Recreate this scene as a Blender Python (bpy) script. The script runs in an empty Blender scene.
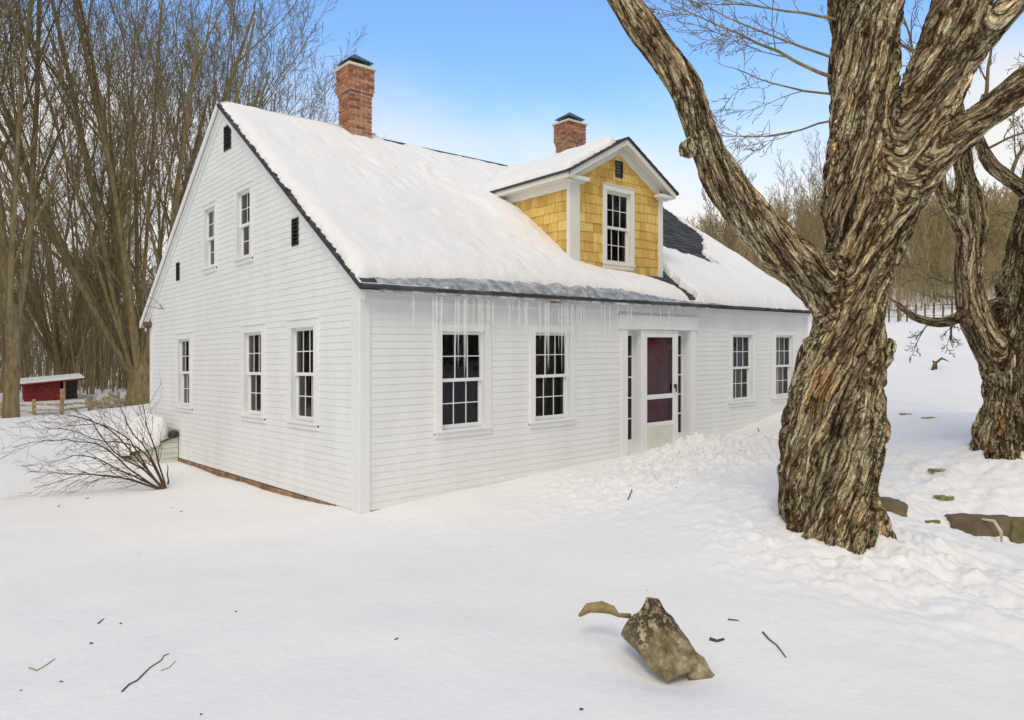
import bpy, bmesh, math, random
import numpy as np
from mathutils import Vector, Matrix
S = bpy.context.scene
COL = S.collection
R = math.radians

# ------------------------------------------------------------------ camera
cam_d = bpy.data.cameras.new("camera"); cam = bpy.data.objects.new("camera", cam_d); COL.objects.link(cam)
CAM = np.array([-4.345, -7.743, 2.0]); YAW = R(41.2); FPX = 718.0
cam.location = CAM; cam.rotation_euler = (R(90), 0, -YAW)
cam_d.sensor_width = 36; cam_d.lens = FPX / 1024 * 36
cam_d.clip_start = .05; cam_d.clip_end = 4000
S.camera = cam
S.render.resolution_x = 1024; S.render.resolution_y = 720

# ------------------------------------------------------------------ sky, sun, exposure
SUN_DIR = Vector((-.62, -.48, .90)).normalized()
W = bpy.data.worlds.new("World"); S.world = W; W.use_nodes = True
nt = W.node_tree; nt.nodes.clear()
def wn(t, **k):
    n = nt.nodes.new(t)
    for a, b in k.items(): setattr(n, a, b)
    return n
sky = wn('ShaderNodeTexSky', sky_type='NISHITA'); sky.sun_disc = False
sky.sun_elevation = math.asin(SUN_DIR.z); sky.sun_rotation = math.atan2(SUN_DIR.x, SUN_DIR.y)
sky.altitude = 200; sky.air_density = 1.0; sky.dust_density = .4; sky.ozone_density = 1.3
bg1 = wn('ShaderNodeBackground'); bg1.inputs[1].default_value = .15
tint = wn('ShaderNodeMix', data_type='RGBA', blend_type='MULTIPLY'); tint.inputs[0].default_value = 1
tint.inputs[7].default_value = (.98, 1.22, 1.38, 1); nt.links.new(sky.outputs[0], tint.inputs[6]); nt.links.new(tint.outputs[2], bg1.inputs[0])
bg2 = wn('ShaderNodeBackground'); bg2.inputs[0].default_value = (1, .935, .83, 1); bg2.inputs[1].default_value = .74
tc = wn('ShaderNodeTexCoord'); sep = wn('ShaderNodeSeparateXYZ'); nt.links.new(tc.outputs['Generated'], sep.inputs[0])
def m2(op, a, b=None, c=None):
    n = wn('ShaderNodeMath', operation=op)
    for i, v in enumerate((a, b, c)):
        if v is None: continue
        if hasattr(v, 'default_value') or hasattr(v, 'links'): nt.links.new(v, n.inputs[i])
        else: n.inputs[i].default_value = v
    return n.outputs[0]
# thin streaky cloud sheet: direction projected on a flat layer overhead
zc = m2('MAXIMUM', sep.outputs[2], .0)
zz = m2('ADD', zc, .13)
cx = m2('DIVIDE', sep.outputs[0], zz); cy = m2('DIVIDE', sep.outputs[1], zz)
cmb = wn('ShaderNodeCombineXYZ'); nt.links.new(cx, cmb.inputs[0]); nt.links.new(cy, cmb.inputs[1])
mp = wn('ShaderNodeMapping'); mp.inputs['Rotation'].default_value = (0, 0, R(15)); mp.inputs['Scale'].default_value = (.55, .9, 1)
nt.links.new(cmb.outputs[0], mp.inputs[0])
nz = wn('ShaderNodeTexNoise'); nz.inputs['Scale'].default_value = 1.0; nz.inputs['Detail'].default_value = 7; nz.inputs['Roughness'].default_value = .5
nz.inputs['Distortion'].default_value = .3
nt.links.new(mp.outputs[0], nz.inputs['Vector'])
# unseen cloud added behind the viewer to whiten the light; cloud near horizon, blue ahead
fwd = m2('ADD', m2('MULTIPLY', sep.outputs[0], math.sin(YAW)), m2('MULTIPLY', sep.outputs[1], math.cos(YAW)))
bias = m2('ADD', m2('MULTIPLY', m2('SUBTRACT', .5, fwd), .55), m2('MAXIMUM', m2('MULTIPLY', m2('SUBTRACT', .372, zc), 4.0), m2('ADD', -.32, m2('MULTIPLY', m2('SUBTRACT', zc, .45), .5))))
cl = wn('ShaderNodeMapRange'); cl.interpolation_type = 'SMOOTHSTEP'
cl.inputs['From Min'].default_value = .30; cl.inputs['From Max'].default_value = .75
nt.links.new(m2('ADD', nz.outputs[0], m2('MULTIPLY', bias, .8)), cl.inputs['Value'])
cl.inputs['To Max'].default_value = .88
mixs = wn('ShaderNodeMixShader'); nt.links.new(cl.outputs[0], mixs.inputs[0])
nt.links.new(bg1.outputs[0], mixs.inputs[1]); nt.links.new(bg2.outputs[0], mixs.inputs[2])
wo = wn('ShaderNodeOutputWorld'); nt.links.new(mixs.outputs[0], wo.inputs[0])

sd = bpy.data.lights.new("sun", 'SUN'); sun = bpy.data.objects.new("sun", sd); COL.objects.link(sun)
sd.energy = .85; sd.angle = R(22); sd.color = (1, .90, .76)
sun.rotation_euler = SUN_DIR.to_track_quat('Z', 'Y').to_euler()
S.view_settings.view_transform = 'Standard'; S.view_settings.look = 'None'
S.view_settings.exposure = 0.42; S.view_settings.gamma = 1.0

# ------------------------------------------------------------------ helpers
FW = np.array([math.sin(YAW), math.cos(YAW), 0.]); RT = np.array([math.cos(YAW), -math.sin(YAW), 0.])
def at(px, py, D):
    return CAM + FW * D + RT * ((px - 512) / FPX * D) + np.array([0, 0, (360 - py) / FPX * D])

_rs = np.random.RandomState(7)
_perm = _rs.permutation(4096)
_grad = _rs.normal(size=(4096, 3)); _grad /= np.linalg.norm(_grad, axis=1)[:, None]
def pnoise(p):
    p = np.asarray(p, float); i = np.floor(p).astype(np.int64); f = p - i
    u = f * f * f * (f * (f * 6 - 15) + 10); out = 0
    for dx in (0, 1):
        for dy in (0, 1):
            for dz in (0, 1):
                h = _perm[(_perm[(_perm[(i[:, 0] + dx) & 4095] + i[:, 1] + dy) & 4095] + i[:, 2] + dz) & 4095]
                g = _grad[h]
                d = g[:, 0] * (f[:, 0] - dx) + g[:, 1] * (f[:, 1] - dy) + g[:, 2] * (f[:, 2] - dz)
                out = out + d * (u[:, 0] if dx else 1 - u[:, 0]) * (u[:, 1] if dy else 1 - u[:, 1]) * (u[:, 2] if dz else 1 - u[:, 2])
    return out * 1.6
def fbm(p, oct=3, lac=2.1, gain=.5):
    s = 0; a = 1
    for k in range(oct): s = s + a * pnoise(p * lac ** k + 17.3 * k); a *= gain
    return s
def sstep(a, b, x):
    t = np.clip((x - a) / (b - a), 0, 1); return t * t * (3 - 2 * t)

def meta(o, label=None, cat=None, group=None, kind=None):
    if label: o['label'] = label
    if cat: o['category'] = cat
    if group: o['group'] = group
    if kind: o['kind'] = kind
    return o
def empty(name, loc=(0, 0, 0)):
    o = bpy.data.objects.new(name, None); COL.objects.link(o); o.location = loc
    o.empty_display_size = .2
    return o
def mesh_obj(name, v, f, mats, parent=None, mi=None, smooth=False):
    me = bpy.data.meshes.new(name)
    if isinstance(f, np.ndarray) and f.ndim == 2 and len(f):
        n, k = f.shape
        me.vertices.add(len(v)); me.vertices.foreach_set('co', np.asarray(v, np.float32).ravel())
        me.loops.add(n * k); me.loops.foreach_set('vertex_index', f.astype(np.int32).ravel())
        me.polygons.add(n); me.polygons.foreach_set('loop_start', np.arange(0, n * k, k, dtype=np.int32))
        me.update(calc_edges=True)
    else:
        me.from_pydata([tuple(x) for x in v], [], [tuple(int(q) for q in x) for x in f])
    if not isinstance(mats, (list, tuple)): mats = [mats]
    for m in mats: me.materials.append(m)
    if mi is not None: me.polygons.foreach_set('material_index', np.asarray(mi, np.int32))
    if smooth: me.polygons.foreach_set('use_smooth', np.ones(len(me.polygons), bool))
    me.update()
    o = bpy.data.objects.new(name, me); COL.objects.link(o)
    if parent is not None: o.parent = parent; o.matrix_parent_inverse = Matrix.Translation(parent.location).inverted()
    return o

class MB:
    def __init__(s): s.v = []; s.f = []; s.m = []
    def face(s, pts, m=0):
        n = len(s.v); s.v += [tuple(map(float, p)) for p in pts]; s.f.append(tuple(range(n, n + len(pts)))); s.m.append(m)
    def hexa(s, p, m=0):  # 8 pts: bottom 4 ccw, top 4
        n = len(s.v); s.v += [tuple(map(float, q)) for q in p]
        for f in ((0, 3, 2, 1), (4, 5, 6, 7), (0, 1, 5, 4), (1, 2, 6, 5), (2, 3, 7, 6), (3, 0, 4, 7)):
            s.f.append(tuple(n + i for i in f)); s.m.append(m)
    def box(s, x0, x1, y0, y1, z0, z1, m=0):
        s.hexa([(x0, y0, z0), (x1, y0, z0), (x1, y1, z0), (x0, y1, z0), (x0, y0, z1), (x1, y0, z1), (x1, y1, z1), (x0, y1, z1)], m)
    def prism(s, poly, d, m=0):  # poly list of 3d points, extruded by vector d
        a = [np.array(p, float) for p in poly]; b = [p + np.array(d, float) for p in a]; n = len(a)
        k = len(s.v); s.v += [tuple(p) for p in a + b]
        s.f.append(tuple(k + i for i in reversed(range(n)))); s.f.append(tuple(k + n + i for i in range(n))); s.m += [m, m]
        for i in range(n):
            j = (i + 1) % n; s.f.append((k + i, k + j, k + n + j, k + n + i)); s.m.append(m)
    def tube(s, pts, rad, sides=6, m=0):
        pts = [np.array(p, float) for p in pts]
        if not hasattr(rad, '__len__'): rad = [rad] * len(pts)
        V, F = tubes([(np.array(pts), np.array(rad, float))], sides)
        k = len(s.v); s.v += [tuple(p) for p in V]; s.f += [tuple(k + i for i in q) for q in F]; s.m += [m] * len(F)
        s.f.append(tuple(k + i for i in reversed(range(sides)))); s.m.append(m)
        s.f.append(tuple(k + (len(pts) - 1) * sides + i for i in range(sides))); s.m.append(m)
    def obj(s, name, mats, parent=None, smooth=False, bevel=0):
        o = mesh_obj(name, s.v, s.f, mats, parent, s.m, smooth)
        if len(s.f) > 1: bm = bmesh.new(); bm.from_mesh(o.data); bmesh.ops.recalc_face_normals(bm, faces=bm.faces); bm.to_mesh(o.data); bm.free()
        if bevel:
            b = o.modifiers.new('bevel', 'BEVEL'); b.width = bevel; b.segments = 1; b.limit_method = 'ANGLE'
        return o

def tubes(polys, sides):
    """polys: list of (pts[n,3], radii[n]) -> verts, quads; vectorised by point count"""
    VV = []; FF = []; off = 0
    groups = {}
    for p, r in polys: groups.setdefault(len(p), []).append((p, r))
    for n, L in groups.items():
        P = np.stack([a for a, _ in L]); Rr = np.stack([b for _, b in L]); B = len(L)
        T = np.empty_like(P); T[:, 1:-1] = P[:, 2:] - P[:, :-2]; T[:, 0] = P[:, 1] - P[:, 0]; T[:, -1] = P[:, -1] - P[:, -2]
        T /= np.linalg.norm(T, axis=2)[..., None] + 1e-9
        ref = np.eye(3)[np.argmin(np.abs(T).max(1), axis=1)][:, None, :]; ref = np.broadcast_to(ref, T.shape)
        U = np.cross(T, ref); U /= np.linalg.norm(U, axis=2)[..., None] + 1e-9; Wv = np.cross(T, U)
        a = np.arange(sides) * 2 * math.pi / sides
        V = P[:, :, None] + Rr[:, :, None, None] * (np.cos(a)[None, None, :, None] * U[:, :, None] + np.sin(a)[None, None, :, None] * Wv[:, :, None])
        VV.append(V.reshape(-1, 3))
        b, i, k = np.meshgrid(np.arange(B), np.arange(n - 1), np.arange(sides), indexing='ij')
        base = off + b * n * sides + i * sides; k2 = (k + 1) % sides
        F = np.stack([base + k, base + k2, base + sides + k2, base + sides + k], -1).reshape(-1, 4)
        FF.append(F); off += B * n * sides
    if not VV: return np.zeros((0, 3)), np.zeros((0, 4), int)
    return np.concatenate(VV), np.concatenate(FF)

# ------------------------------------------------------------------ materials
def mat(name):
    m = bpy.data.materials.new(name); m.use_nodes = True; t = m.node_tree
    b = t.nodes['Principled BSDF']
    return m, t, b
def N(t, ty, **k):
    n = t.nodes.new(ty)
    for a, b in k.items():
        if a.startswith('i_'): n.inputs[a[2:].replace('_', ' ')].default_value = b
        else: setattr(n, a, b)
    return n
def noise(t, vec, scale, detail=4, rough=.55, dist=0):
    n = N(t, 'ShaderNodeTexNoise'); n.inputs['Scale'].default_value = scale; n.inputs['Detail'].default_value = detail
    n.inputs['Roughness'].default_value = rough; n.inputs['Distortion'].default_value = dist
    if vec is not None: t.links.new(vec, n.inputs['Vector'])
    return n
def ramp(t, fac, stops, interp='LINEAR'):
    n = N(t, 'ShaderNodeValToRGB'); n.color_ramp.interpolation = interp; e = n.color_ramp.elements
    while len(e) > 1: e.remove(e[0])
    e[0].position = stops[0][0]; e[0].color = (*stops[0][1], 1)
    for p, c in stops[1:]:
        q = e.new(p); q.color = (*c, 1)
    t.links.new(fac, n.inputs[0]); return n
def bump(t, h, strength, dist, b, prev=None):
    n = N(t, 'ShaderNodeBump'); n.inputs['Strength'].default_value = strength; n.inputs['Distance'].default_value = dist
    t.links.new(h, n.inputs['Height'])
    if prev is not None: t.links.new(prev.outputs[0], n.inputs['Normal'])
    t.links.new(n.outputs[0], b.inputs['Normal']); return n
def mixc(t, fac, a, b, mode='MIX'):
    n = N(t, 'ShaderNodeMix', data_type='RGBA', blend_type=mode)
    for i, v in ((0, fac), (6, a), (7, b)):
        if isinstance(v, (int, float)): n.inputs[i].default_value = v
        elif isinstance(v, tuple): n.inputs[i].default_value = (*v, 1)
        else: t.links.new(v, n.inputs[i])
    return n.outputs[2]
def coords(t, kind='Object'): return N(t, 'ShaderNodeTexCoord').outputs[kind]
def mapping(t, vec, scale=(1, 1, 1), rot=(0, 0, 0)):
    n = N(t, 'ShaderNodeMapping'); n.inputs['Scale'].default_value = scale; n.inputs['Rotation'].default_value = rot
    t.links.new(vec, n.inputs[0]); return n.outputs[0]

def m_plain(name, c, rough=.6, var=.12, scale=3., bs=0, bd=.002, metal=0, spec=.5):
    m, t, b = mat(name); co = coords(t)
    n = noise(t, co, scale, 5)
    lo = tuple(x * (1 - var) for x in c); hi = tuple(min(1, x * (1 + var)) for x in c)
    r = ramp(t, n.outputs[0], [(.3, lo), (.7, hi)]); t.links.new(r.outputs[0], b.inputs['Base Color'])
    b.inputs['Roughness'].default_value = rough; b.inputs['Metallic'].default_value = metal
    b.inputs['Specular IOR Level'].default_value = spec
    if bs: bump(t, noise(t, co, scale * 8, 4).outputs[0], bs, bd, b)
    return m

def m_snow(name, dirt=False):
    m, t, b = mat(name); co = coords(t)
    n = noise(t, co, .6, 6)
    r = ramp(t, n.outputs[0], [(.25, (.82, .81, .79)), (.75, (.87, .862, .842))])
    col = r.outputs[0]
    if dirt:  # sparse specks of bark and seed litter
        v = N(t, 'ShaderNodeTexVoronoi'); v.inputs['Scale'].default_value = 3.2; v.inputs['Randomness'].default_value = 1
        t.links.new(co, v.inputs['Vector'])
        n2 = noise(t, co, .45, 3)
        lim = N(t, 'ShaderNodeMapRange'); lim.inputs['From Min'].default_value = .42; lim.inputs['From Max'].default_value = .75
        lim.inputs['To Min'].default_value = 0.0; lim.inputs['To Max'].default_value = .045
        t.links.new(n2.outputs[0], lim.inputs['Value'])
        c = N(t, 'ShaderNodeMath', operation='LESS_THAN'); t.links.new(v.outputs['Distance'], c.inputs[0]); t.links.new(lim.outputs[0], c.inputs[1])
        col = mixc(t, c.outputs[0], col, (.25, .2, .13))
    t.links.new(col, b.inputs['Base Color'])
    b.inputs['Roughness'].default_value = .75; b.inputs['Specular IOR Level'].default_value = .25
    b1 = bump(t, noise(t, co, 5, 6, .65).outputs[0], .5, .035, b)
    bump(t, noise(t, co, 38, 5, .75).outputs[0], .55, .007, b, b1)
    return m

def m_paint(name, c=(.80, .80, .785)):
    m, t, b = mat(name); co = coords(t)
    a = noise(t, mapping(t, co, (2.5, 2.5, .5)), 1.2, 6)
    r = ramp(t, a.outputs[0], [(.25, tuple(x * .93 for x in c)), (.6, c), (.8, tuple(min(.9, x * 1.03) for x in c))])
    g = noise(t, mapping(t, co, (1, 1, 12)), 3, 5, .7)
    rg = ramp(t, g.outputs[0], [(.56, (1, 1, 1)), (.74, (.86, .85, .82))])
    t.links.new(mixc(t, .5, r.outputs[0], rg.outputs[0], 'MULTIPLY'), b.inputs['Base Color'])
    b.inputs['Roughness'].default_value = .55; b.inputs['Specular IOR Level'].default_value = .3
    bump(t, noise(t, mapping(t, co, (6, 6, 40)), 2, 4).outputs[0], .15, .003, b)
    return m

def m_glass():
    m, t, b = mat('window_glass'); t.nodes.remove(b)
    tr = N(t, 'ShaderNodeBsdfTransparent'); tr.inputs[0].default_value = (.62, .66, .64, 1)
    gl = N(t, 'ShaderNodeBsdfGlossy'); gl.inputs['Roughness'].default_value = .03; gl.inputs['Color'].default_value = (.9, .95, 1, 1)
    fr = N(t, 'ShaderNodeFresnel'); fr.inputs[0].default_value = 1.42
    n = noise(t, coords(t), 2.2, 2); bm_ = N(t, 'ShaderNodeBump'); bm_.inputs['Strength'].default_value = .25; bm_.inputs['Distance'].default_value = .02
    t.links.new(n.outputs[0], bm_.inputs['Height']); t.links.new(bm_.outputs[0], gl.inputs['Normal'])
    mx = N(t, 'ShaderNodeMixShader'); t.links.new(fr.outputs[0], mx.inputs[0]); t.links.new(tr.outputs[0], mx.inputs[1]); t.links.new(gl.outputs[0], mx.inputs[2])
    t.links.new(mx.outputs[0], t.nodes['Material Output'].inputs[0]); return m

def island(t):
    return N(t, 'ShaderNodeNewGeometry').outputs['Random Per Island']
def m_brick():
    m, t, b = mat('brick'); co = coords(t)
    r = ramp(t, island(t), [(0, (.22, .07, .035)), (.3, (.38, .13, .06)), (.6, (.48, .20, .09)), (.85, (.55, .28, .14)), (1, (.30, .10, .05))])
    n = noise(t, co, 18, 5, .7)
    rr = ramp(t, n.outputs[0], [(.35, (.7, .7, .7)), (.7, (1.15, 1.12, 1.1))])
    t.links.new(mixc(t, 1., r.outputs[0], rr.outputs[0], 'MULTIPLY'), b.inputs['Base Color'])
    b.inputs['Roughness'].default_value = .85; bump(t, noise(t, co, 60, 4).outputs[0], .5, .006, b); return m
def m_shake():
    m, t, b = mat('cedar_shake'); co = coords(t)
    r = ramp(t, island(t), [(0, (.58, .35, .085)), (.35, (.74, .49, .13)), (.7, (.82, .58, .19)), (1, (.64, .40, .10))])
    n = noise(t, mapping(t, co, (30, 30, 2.0)), 1.5, 5, .7)
    rr = ramp(t, n.outputs[0], [(.3, (.66, .60, .52)), (.55, (1, 1, 1)), (.8, (1.1, 1.1, 1.1))])
    t.links.new(mixc(t, 1., r.outputs[0], rr.outputs[0], 'MULTIPLY'), b.inputs['Base Color'])
    b.inputs['Roughness'].default_value = .7; b.inputs['Specular IOR Level'].default_value = .25; bump(t, n.outputs[0], .5, .006, b); return m
def m_shingle():
    m, t, b = mat('asphalt_shingle'); co = coords(t)
    r = ramp(t, island(t), [(0, (.026, .028, .03)), (.5, (.045, .047, .05)), (1, (.075, .077, .08))])
    n = noise(t, co, 60, 4, .7)
    rr = ramp(t, n.outputs[0], [(.3, (.6, .6, .6)), (.75, (1.4, 1.4, 1.4))])
    t.links.new(mixc(t, 1., r.outputs[0], rr.outputs[0], 'MULTIPLY'), b.inputs['Base Color'])
    b.inputs['Roughness'].default_value = .9; bump(t, n.outputs[0], .5, .005, b); return m
def m_ice(name, c=(.62, .66, .67), tr=.35, rough=.25):
    m, t, b = mat(name); co = coords(t)
    n = noise(t, co, 7, 5, .6)
    r = ramp(t, n.outputs[0], [(.3, tuple(x * .35 for x in c)), (.5, tuple(x * .75 for x in c)), (.68, (.82, .84, .85))])
    t.links.new(r.outputs[0], b.inputs['Base Color'])
    b.inputs['Transmission Weight'].default_value = tr; b.inputs['Roughness'].default_value = rough; b.inputs['IOR'].default_value = 1.31
    bump(t, noise(t, co, 20, 3).outputs[0], .4, .01, b); return m
def m_icicle():
    m, t, b = mat('icicle_ice'); b.inputs['Base Color'].default_value = (.92, .94, .95, 1); b.inputs['Roughness'].default_value = .3; b.inputs['Alpha'].default_value = .24
    bump(t, noise(t, coords(t), 60, 2).outputs[0], .4, .003, b); return m
def m_bark_big(name='old_bark', light=1.0):
    """bark driven by the 'bark' attribute: (x,y) across the limb, z along its fibres"""
    m, t, b = mat(name)
    at_ = N(t, 'ShaderNodeAttribute', attribute_name='bark'); v = at_.outputs['Vector']; co = coords(t)
    dep = N(t, 'ShaderNodeAttribute', attribute_name='depth').outputs['Fac']
    wob = noise(t, mapping(t, v, (9, 9, 3.5)), 1, 5, .6)
    def warped(scale, k):
        mp_ = mapping(t, v, scale); a_ = N(t, 'ShaderNodeVectorMath', operation='MULTIPLY_ADD'); a_.inputs[1].default_value = (k, k, k * .8)
        t.links.new(wob.outputs['Color'], a_.inputs[0]); t.links.new(mp_, a_.inputs[2]); return a_.outputs[0]
    def cracks(scale, k, w):
        vo = N(t, 'ShaderNodeTexVoronoi', feature='DISTANCE_TO_EDGE'); vo.inputs['Scale'].default_value = 1
        t.links.new(warped(scale, k), vo.inputs['Vector'])
        mr = N(t, 'ShaderNodeMapRange'); mr.interpolation_type = 'SMOOTHSTEP'; mr.inputs['From Max'].default_value = w; t.links.new(vo.outputs['Distance'], mr.inputs['Value']); return mr.outputs[0]
    ca = cracks((15, 15, .85), 2.2, .16); cb = cracks((42, 42, 2.8), 3.4, .18)
    n1 = noise(t, mapping(t, v, (24, 24, 1.9)), 1, 9, .74, .4)
    n3 = noise(t, mapping(t, v, (110, 110, 14)), 1, 5, .7, .3)
    base = ramp(t, n1.outputs[0], [(.33, (.07, .047, .027)), (.43, (.16, .12, .068)), (.51, (.26, .205, .125)), (.59, (.42, .35, .235)), (.70, (.64, .57, .43))])
    c2 = ramp(t, n3.outputs[0], [(.36, (.45, .42, .38)), (.50, (1, 1, 1)), (.66, (1.4, 1.38, 1.34))])
    col = mixc(t, 1., base.outputs[0], c2.outputs[0], 'MULTIPLY')
    nt_ = noise(t, mapping(t, v, (7, 7, .5)), 1, 4, .6, .4); ct = ramp(t, nt_.outputs[0], [(.34, (.42, .39, .35)), (.5, (1, 1, 1)), (.64, (1.55, 1.5, 1.42))])
    col = mixc(t, 1., col, ct.outputs[0], 'MULTIPLY')
    n4 = noise(t, mapping(t, v, (3.2, 3.2, .8)), 1, 4, .5, .5)
    f4 = ramp(t, n4.outputs[0], [(.62, (0, 0, 0)), (.70, (1, 1, 1))])
    col = mixc(t, mixc(t, .6, (0., 0., 0.), f4.outputs[0]), col, mixc(t, 1., c2.outputs[0], (.34, .19, .075), 'MULTIPLY'))
    n5 = noise(t, co, 2.6, 7, .68); f5 = ramp(t, n5.outputs[0], [(.50, (0, 0, 0)), (.58, (1, 1, 1))])
    n6 = noise(t, co, 34, 5, .75); f6 = ramp(t, n6.outputs[0], [(.46, (0, 0, 0)), (.54, (1, 1, 1))])
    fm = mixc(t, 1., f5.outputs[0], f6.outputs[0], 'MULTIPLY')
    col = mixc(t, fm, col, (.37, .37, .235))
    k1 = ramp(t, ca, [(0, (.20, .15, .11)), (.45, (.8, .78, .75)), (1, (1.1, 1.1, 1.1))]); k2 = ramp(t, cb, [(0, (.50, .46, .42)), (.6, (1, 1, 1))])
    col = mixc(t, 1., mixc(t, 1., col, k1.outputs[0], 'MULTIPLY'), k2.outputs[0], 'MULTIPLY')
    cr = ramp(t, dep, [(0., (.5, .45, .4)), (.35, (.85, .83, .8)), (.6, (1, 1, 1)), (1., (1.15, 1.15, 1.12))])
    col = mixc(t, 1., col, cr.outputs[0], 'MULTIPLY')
    if light != 1: col = mixc(t, 1., col, (light, light, light), 'MULTIPLY')
    t.links.new(col, b.inputs['Base Color']); b.inputs['Roughness'].default_value = .92; b.inputs['Specular IOR Level'].default_value = .15
    b0 = bump(t, ca, 1., .03, b); b1 = bump(t, cb, .9, .012, b, b0); b2 = bump(t, n1.outputs[0], .8, .025, b, b1); bump(t, n3.outputs[0], .8, .009, b, b2)
    return m
def m_bark_small(name, lo, hi):
    m, t, b = mat(name); co = coords(t)
    n = noise(t, mapping(t, co, (9, 9, 2)), 1, 5, .65); oi = N(t, 'ShaderNodeObjectInfo').outputs['Random']
    r = ramp(t, n.outputs[0], [(.3, lo), (.7, hi)])
    rr = ramp(t, oi, [(0, (.8, .78, .75)), (.5, (1, 1, 1)), (1, (1.25, 1.2, 1.1))])
    t.links.new(mixc(t, 1., r.outputs[0], rr.outputs[0], 'MULTIPLY'), b.inputs['Base Color'])
    b.inputs['Roughness'].default_value = .9; b.inputs['Specular IOR Level'].default_value = .15
    return m

M = dict(
    snow=m_snow('snow', True), roof_snow=m_snow('roof_snow'),
    siding=m_paint('white_siding', (.82, .825, .81)), trim=m_paint('white_trim', (.83, .835, .82)), dtrim=m_paint('weathered_trim', (.78, .76, .68)),
    glass=m_glass(), brick=m_brick(), mortar=m_plain('mortar', (.66, .60, .52), .9, .2, 20, .4, .003),
    metal=m_plain('cap_metal', (.13, .15, .15), .45, .3, 6, metal=.7), shake=m_shake(), shingle=m_shingle(),
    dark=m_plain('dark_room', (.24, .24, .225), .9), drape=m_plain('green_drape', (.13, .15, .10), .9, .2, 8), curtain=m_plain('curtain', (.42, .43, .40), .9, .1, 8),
    vent=m_plain('vent_louvre', (.035, .033, .03), .7), ice=m_ice('eave_ice'), icicle=m_icicle(),
    stone=m_plain('foundation_stone', (.26, .15, .08), .9, .5, 5, .6, .01), soffit=m_plain('exposed_wood', (.48, .27, .13), .8, .3, 9),
    reddoor=m_plain('red_door', (.42, .07, .085), .45, .15, 4), kick=m_plain('kick_panel', (.68, .69, .60), .5, .08, 5),
    redleaf=m_plain('red_garland', (.6, .03, .03), .7, .4, 20), black=m_plain('black_iron_and_shade', (.03, .03, .03), .5),
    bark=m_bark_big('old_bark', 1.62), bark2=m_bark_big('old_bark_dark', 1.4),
    twig=m_bark_small('grey_bark', (.12, .095, .048), (.32, .255, .14)),
    wood=m_bark_small('woodland_bark', (.13, .105, .055), (.34, .275, .155)),
    brush=m_bark_small('thicket_bark', (.20, .165, .09), (.42, .35, .20)),
    shrub=m_bark_small('shrub_bark', (.055, .035, .025), (.16, .11, .08)),
    barn=m_plain('red_boards', (.20, .02, .018), .75, .35, 4, .3, .004), plank=m_plain('raw_planks', (.42, .30, .16), .85, .3, 6, .3, .004),
    drygrass=m_plain('dry_grass', (.33, .29, .15), .95, .5, 14, .6, .01), birch=m_plain('birch_wood', (.55, .48, .33), .85, .35, 6), slab=m_plain('brown_stone', (.15, .11, .062), .85, .35, 4, .6, .01),
    moss=m_plain('olive_stone', (.16, .14, .055), .9, .35, 7, .6, .01), bulk=m_plain('pale_green_boards', (.62, .65, .55), .6, .06, 5),
)

# ------------------------------------------------------------------ ground
TREE = at(834, 545, 7.0)[:2]
CTRL = []
def cp(px, py, D): p = at(px, py, D); CTRL.append(p)
for p in [(.13, 0, .143), (1.33, 0, .24), (2.59, 0, .30), (4.3, 0, .37), (5.0, 0, .43), (6.76, 0, .42), (8.45, 0, .61), (10.2, 0, .95), (12.5, 0, 1.1),
          (0, 7.0, .02), (0, 3.5, .035), (0, 1.25, .09), (0, .4, .16), (0, 10, .02), (12, 9, 1.2), (5, 14, .8), (15, 20, 3.0)]: CTRL.append(np.array(p, float))
for a in [(857, 553, 6.5), (805, 522, 7.05), (785, 500, 7.45), (880, 515, 7.7), (832, 490, 8.0), (660, 470, 10.6), (760, 440, 12.0),
          (600, 500, 9.0), (500, 540, 7.6), (660, 540, 7.2), (700, 600, 5.4), (360, 620, 5.3), (100, 620, 5.4), (650, 690, 4.35), (900, 640, 4.9), (980, 600, 5.7),
          (200, 540, 8.0), (60, 520, 9.2), (163, 489, 11.2), (20, 445, 17), (60, 415, 28), (150, 407, 33), (0, 404, 42), (-200, 430, 20), (-400, 520, 9), (-300, 700, 4.3),
          (950, 514, 8.9), (1024, 515, 8.9), (905, 505, 9.0), (950, 458, 10.8), (1010, 445, 10.4), (1008, 448, 9.7), (1060, 445, 10.0), (930, 430, 12.4), (935, 412, 15.5), (935, 395, 19), (935, 370, 26), (940, 345, 36), (935, 326, 46),
          (1100, 415, 13), (1200, 440, 11), (1300, 520, 8.3), (1300, 700, 4.2), (1200, 330, 45), (700, 330, 52), (400, 380, 50), (512, 720, 3.75), (850, 330, 40)]: cp(*a)
for p in [(-4.3, -9, 0), (-8, -12, 0), (0, -14, -.1), (8, -14, .1), (14, -6, .5), (-14, -4, 0)]: CTRL.append(np.array(p, float))
CT = np.array(CTRL)
def _k(r): return np.sqrt(r * r + 2.0 ** 2)      # multiquadric, smooth
_A = _k(np.linalg.norm(CT[:, None, :2] - CT[None, :, :2], axis=2)) - np.eye(len(CT)) * .12
_w = np.linalg.solve(_A, CT[:, 2] - .3)
def camspace(x, y):
    dx = x - CAM[0]; dy = y - CAM[1]
    return dx * FW[0] + dy * FW[1], dx * RT[0] + dy * RT[1]
WALLP0 = at(885, 520, 8.35)[:2]; WALLP1 = at(1060, 530, 8.15)[:2]
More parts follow.
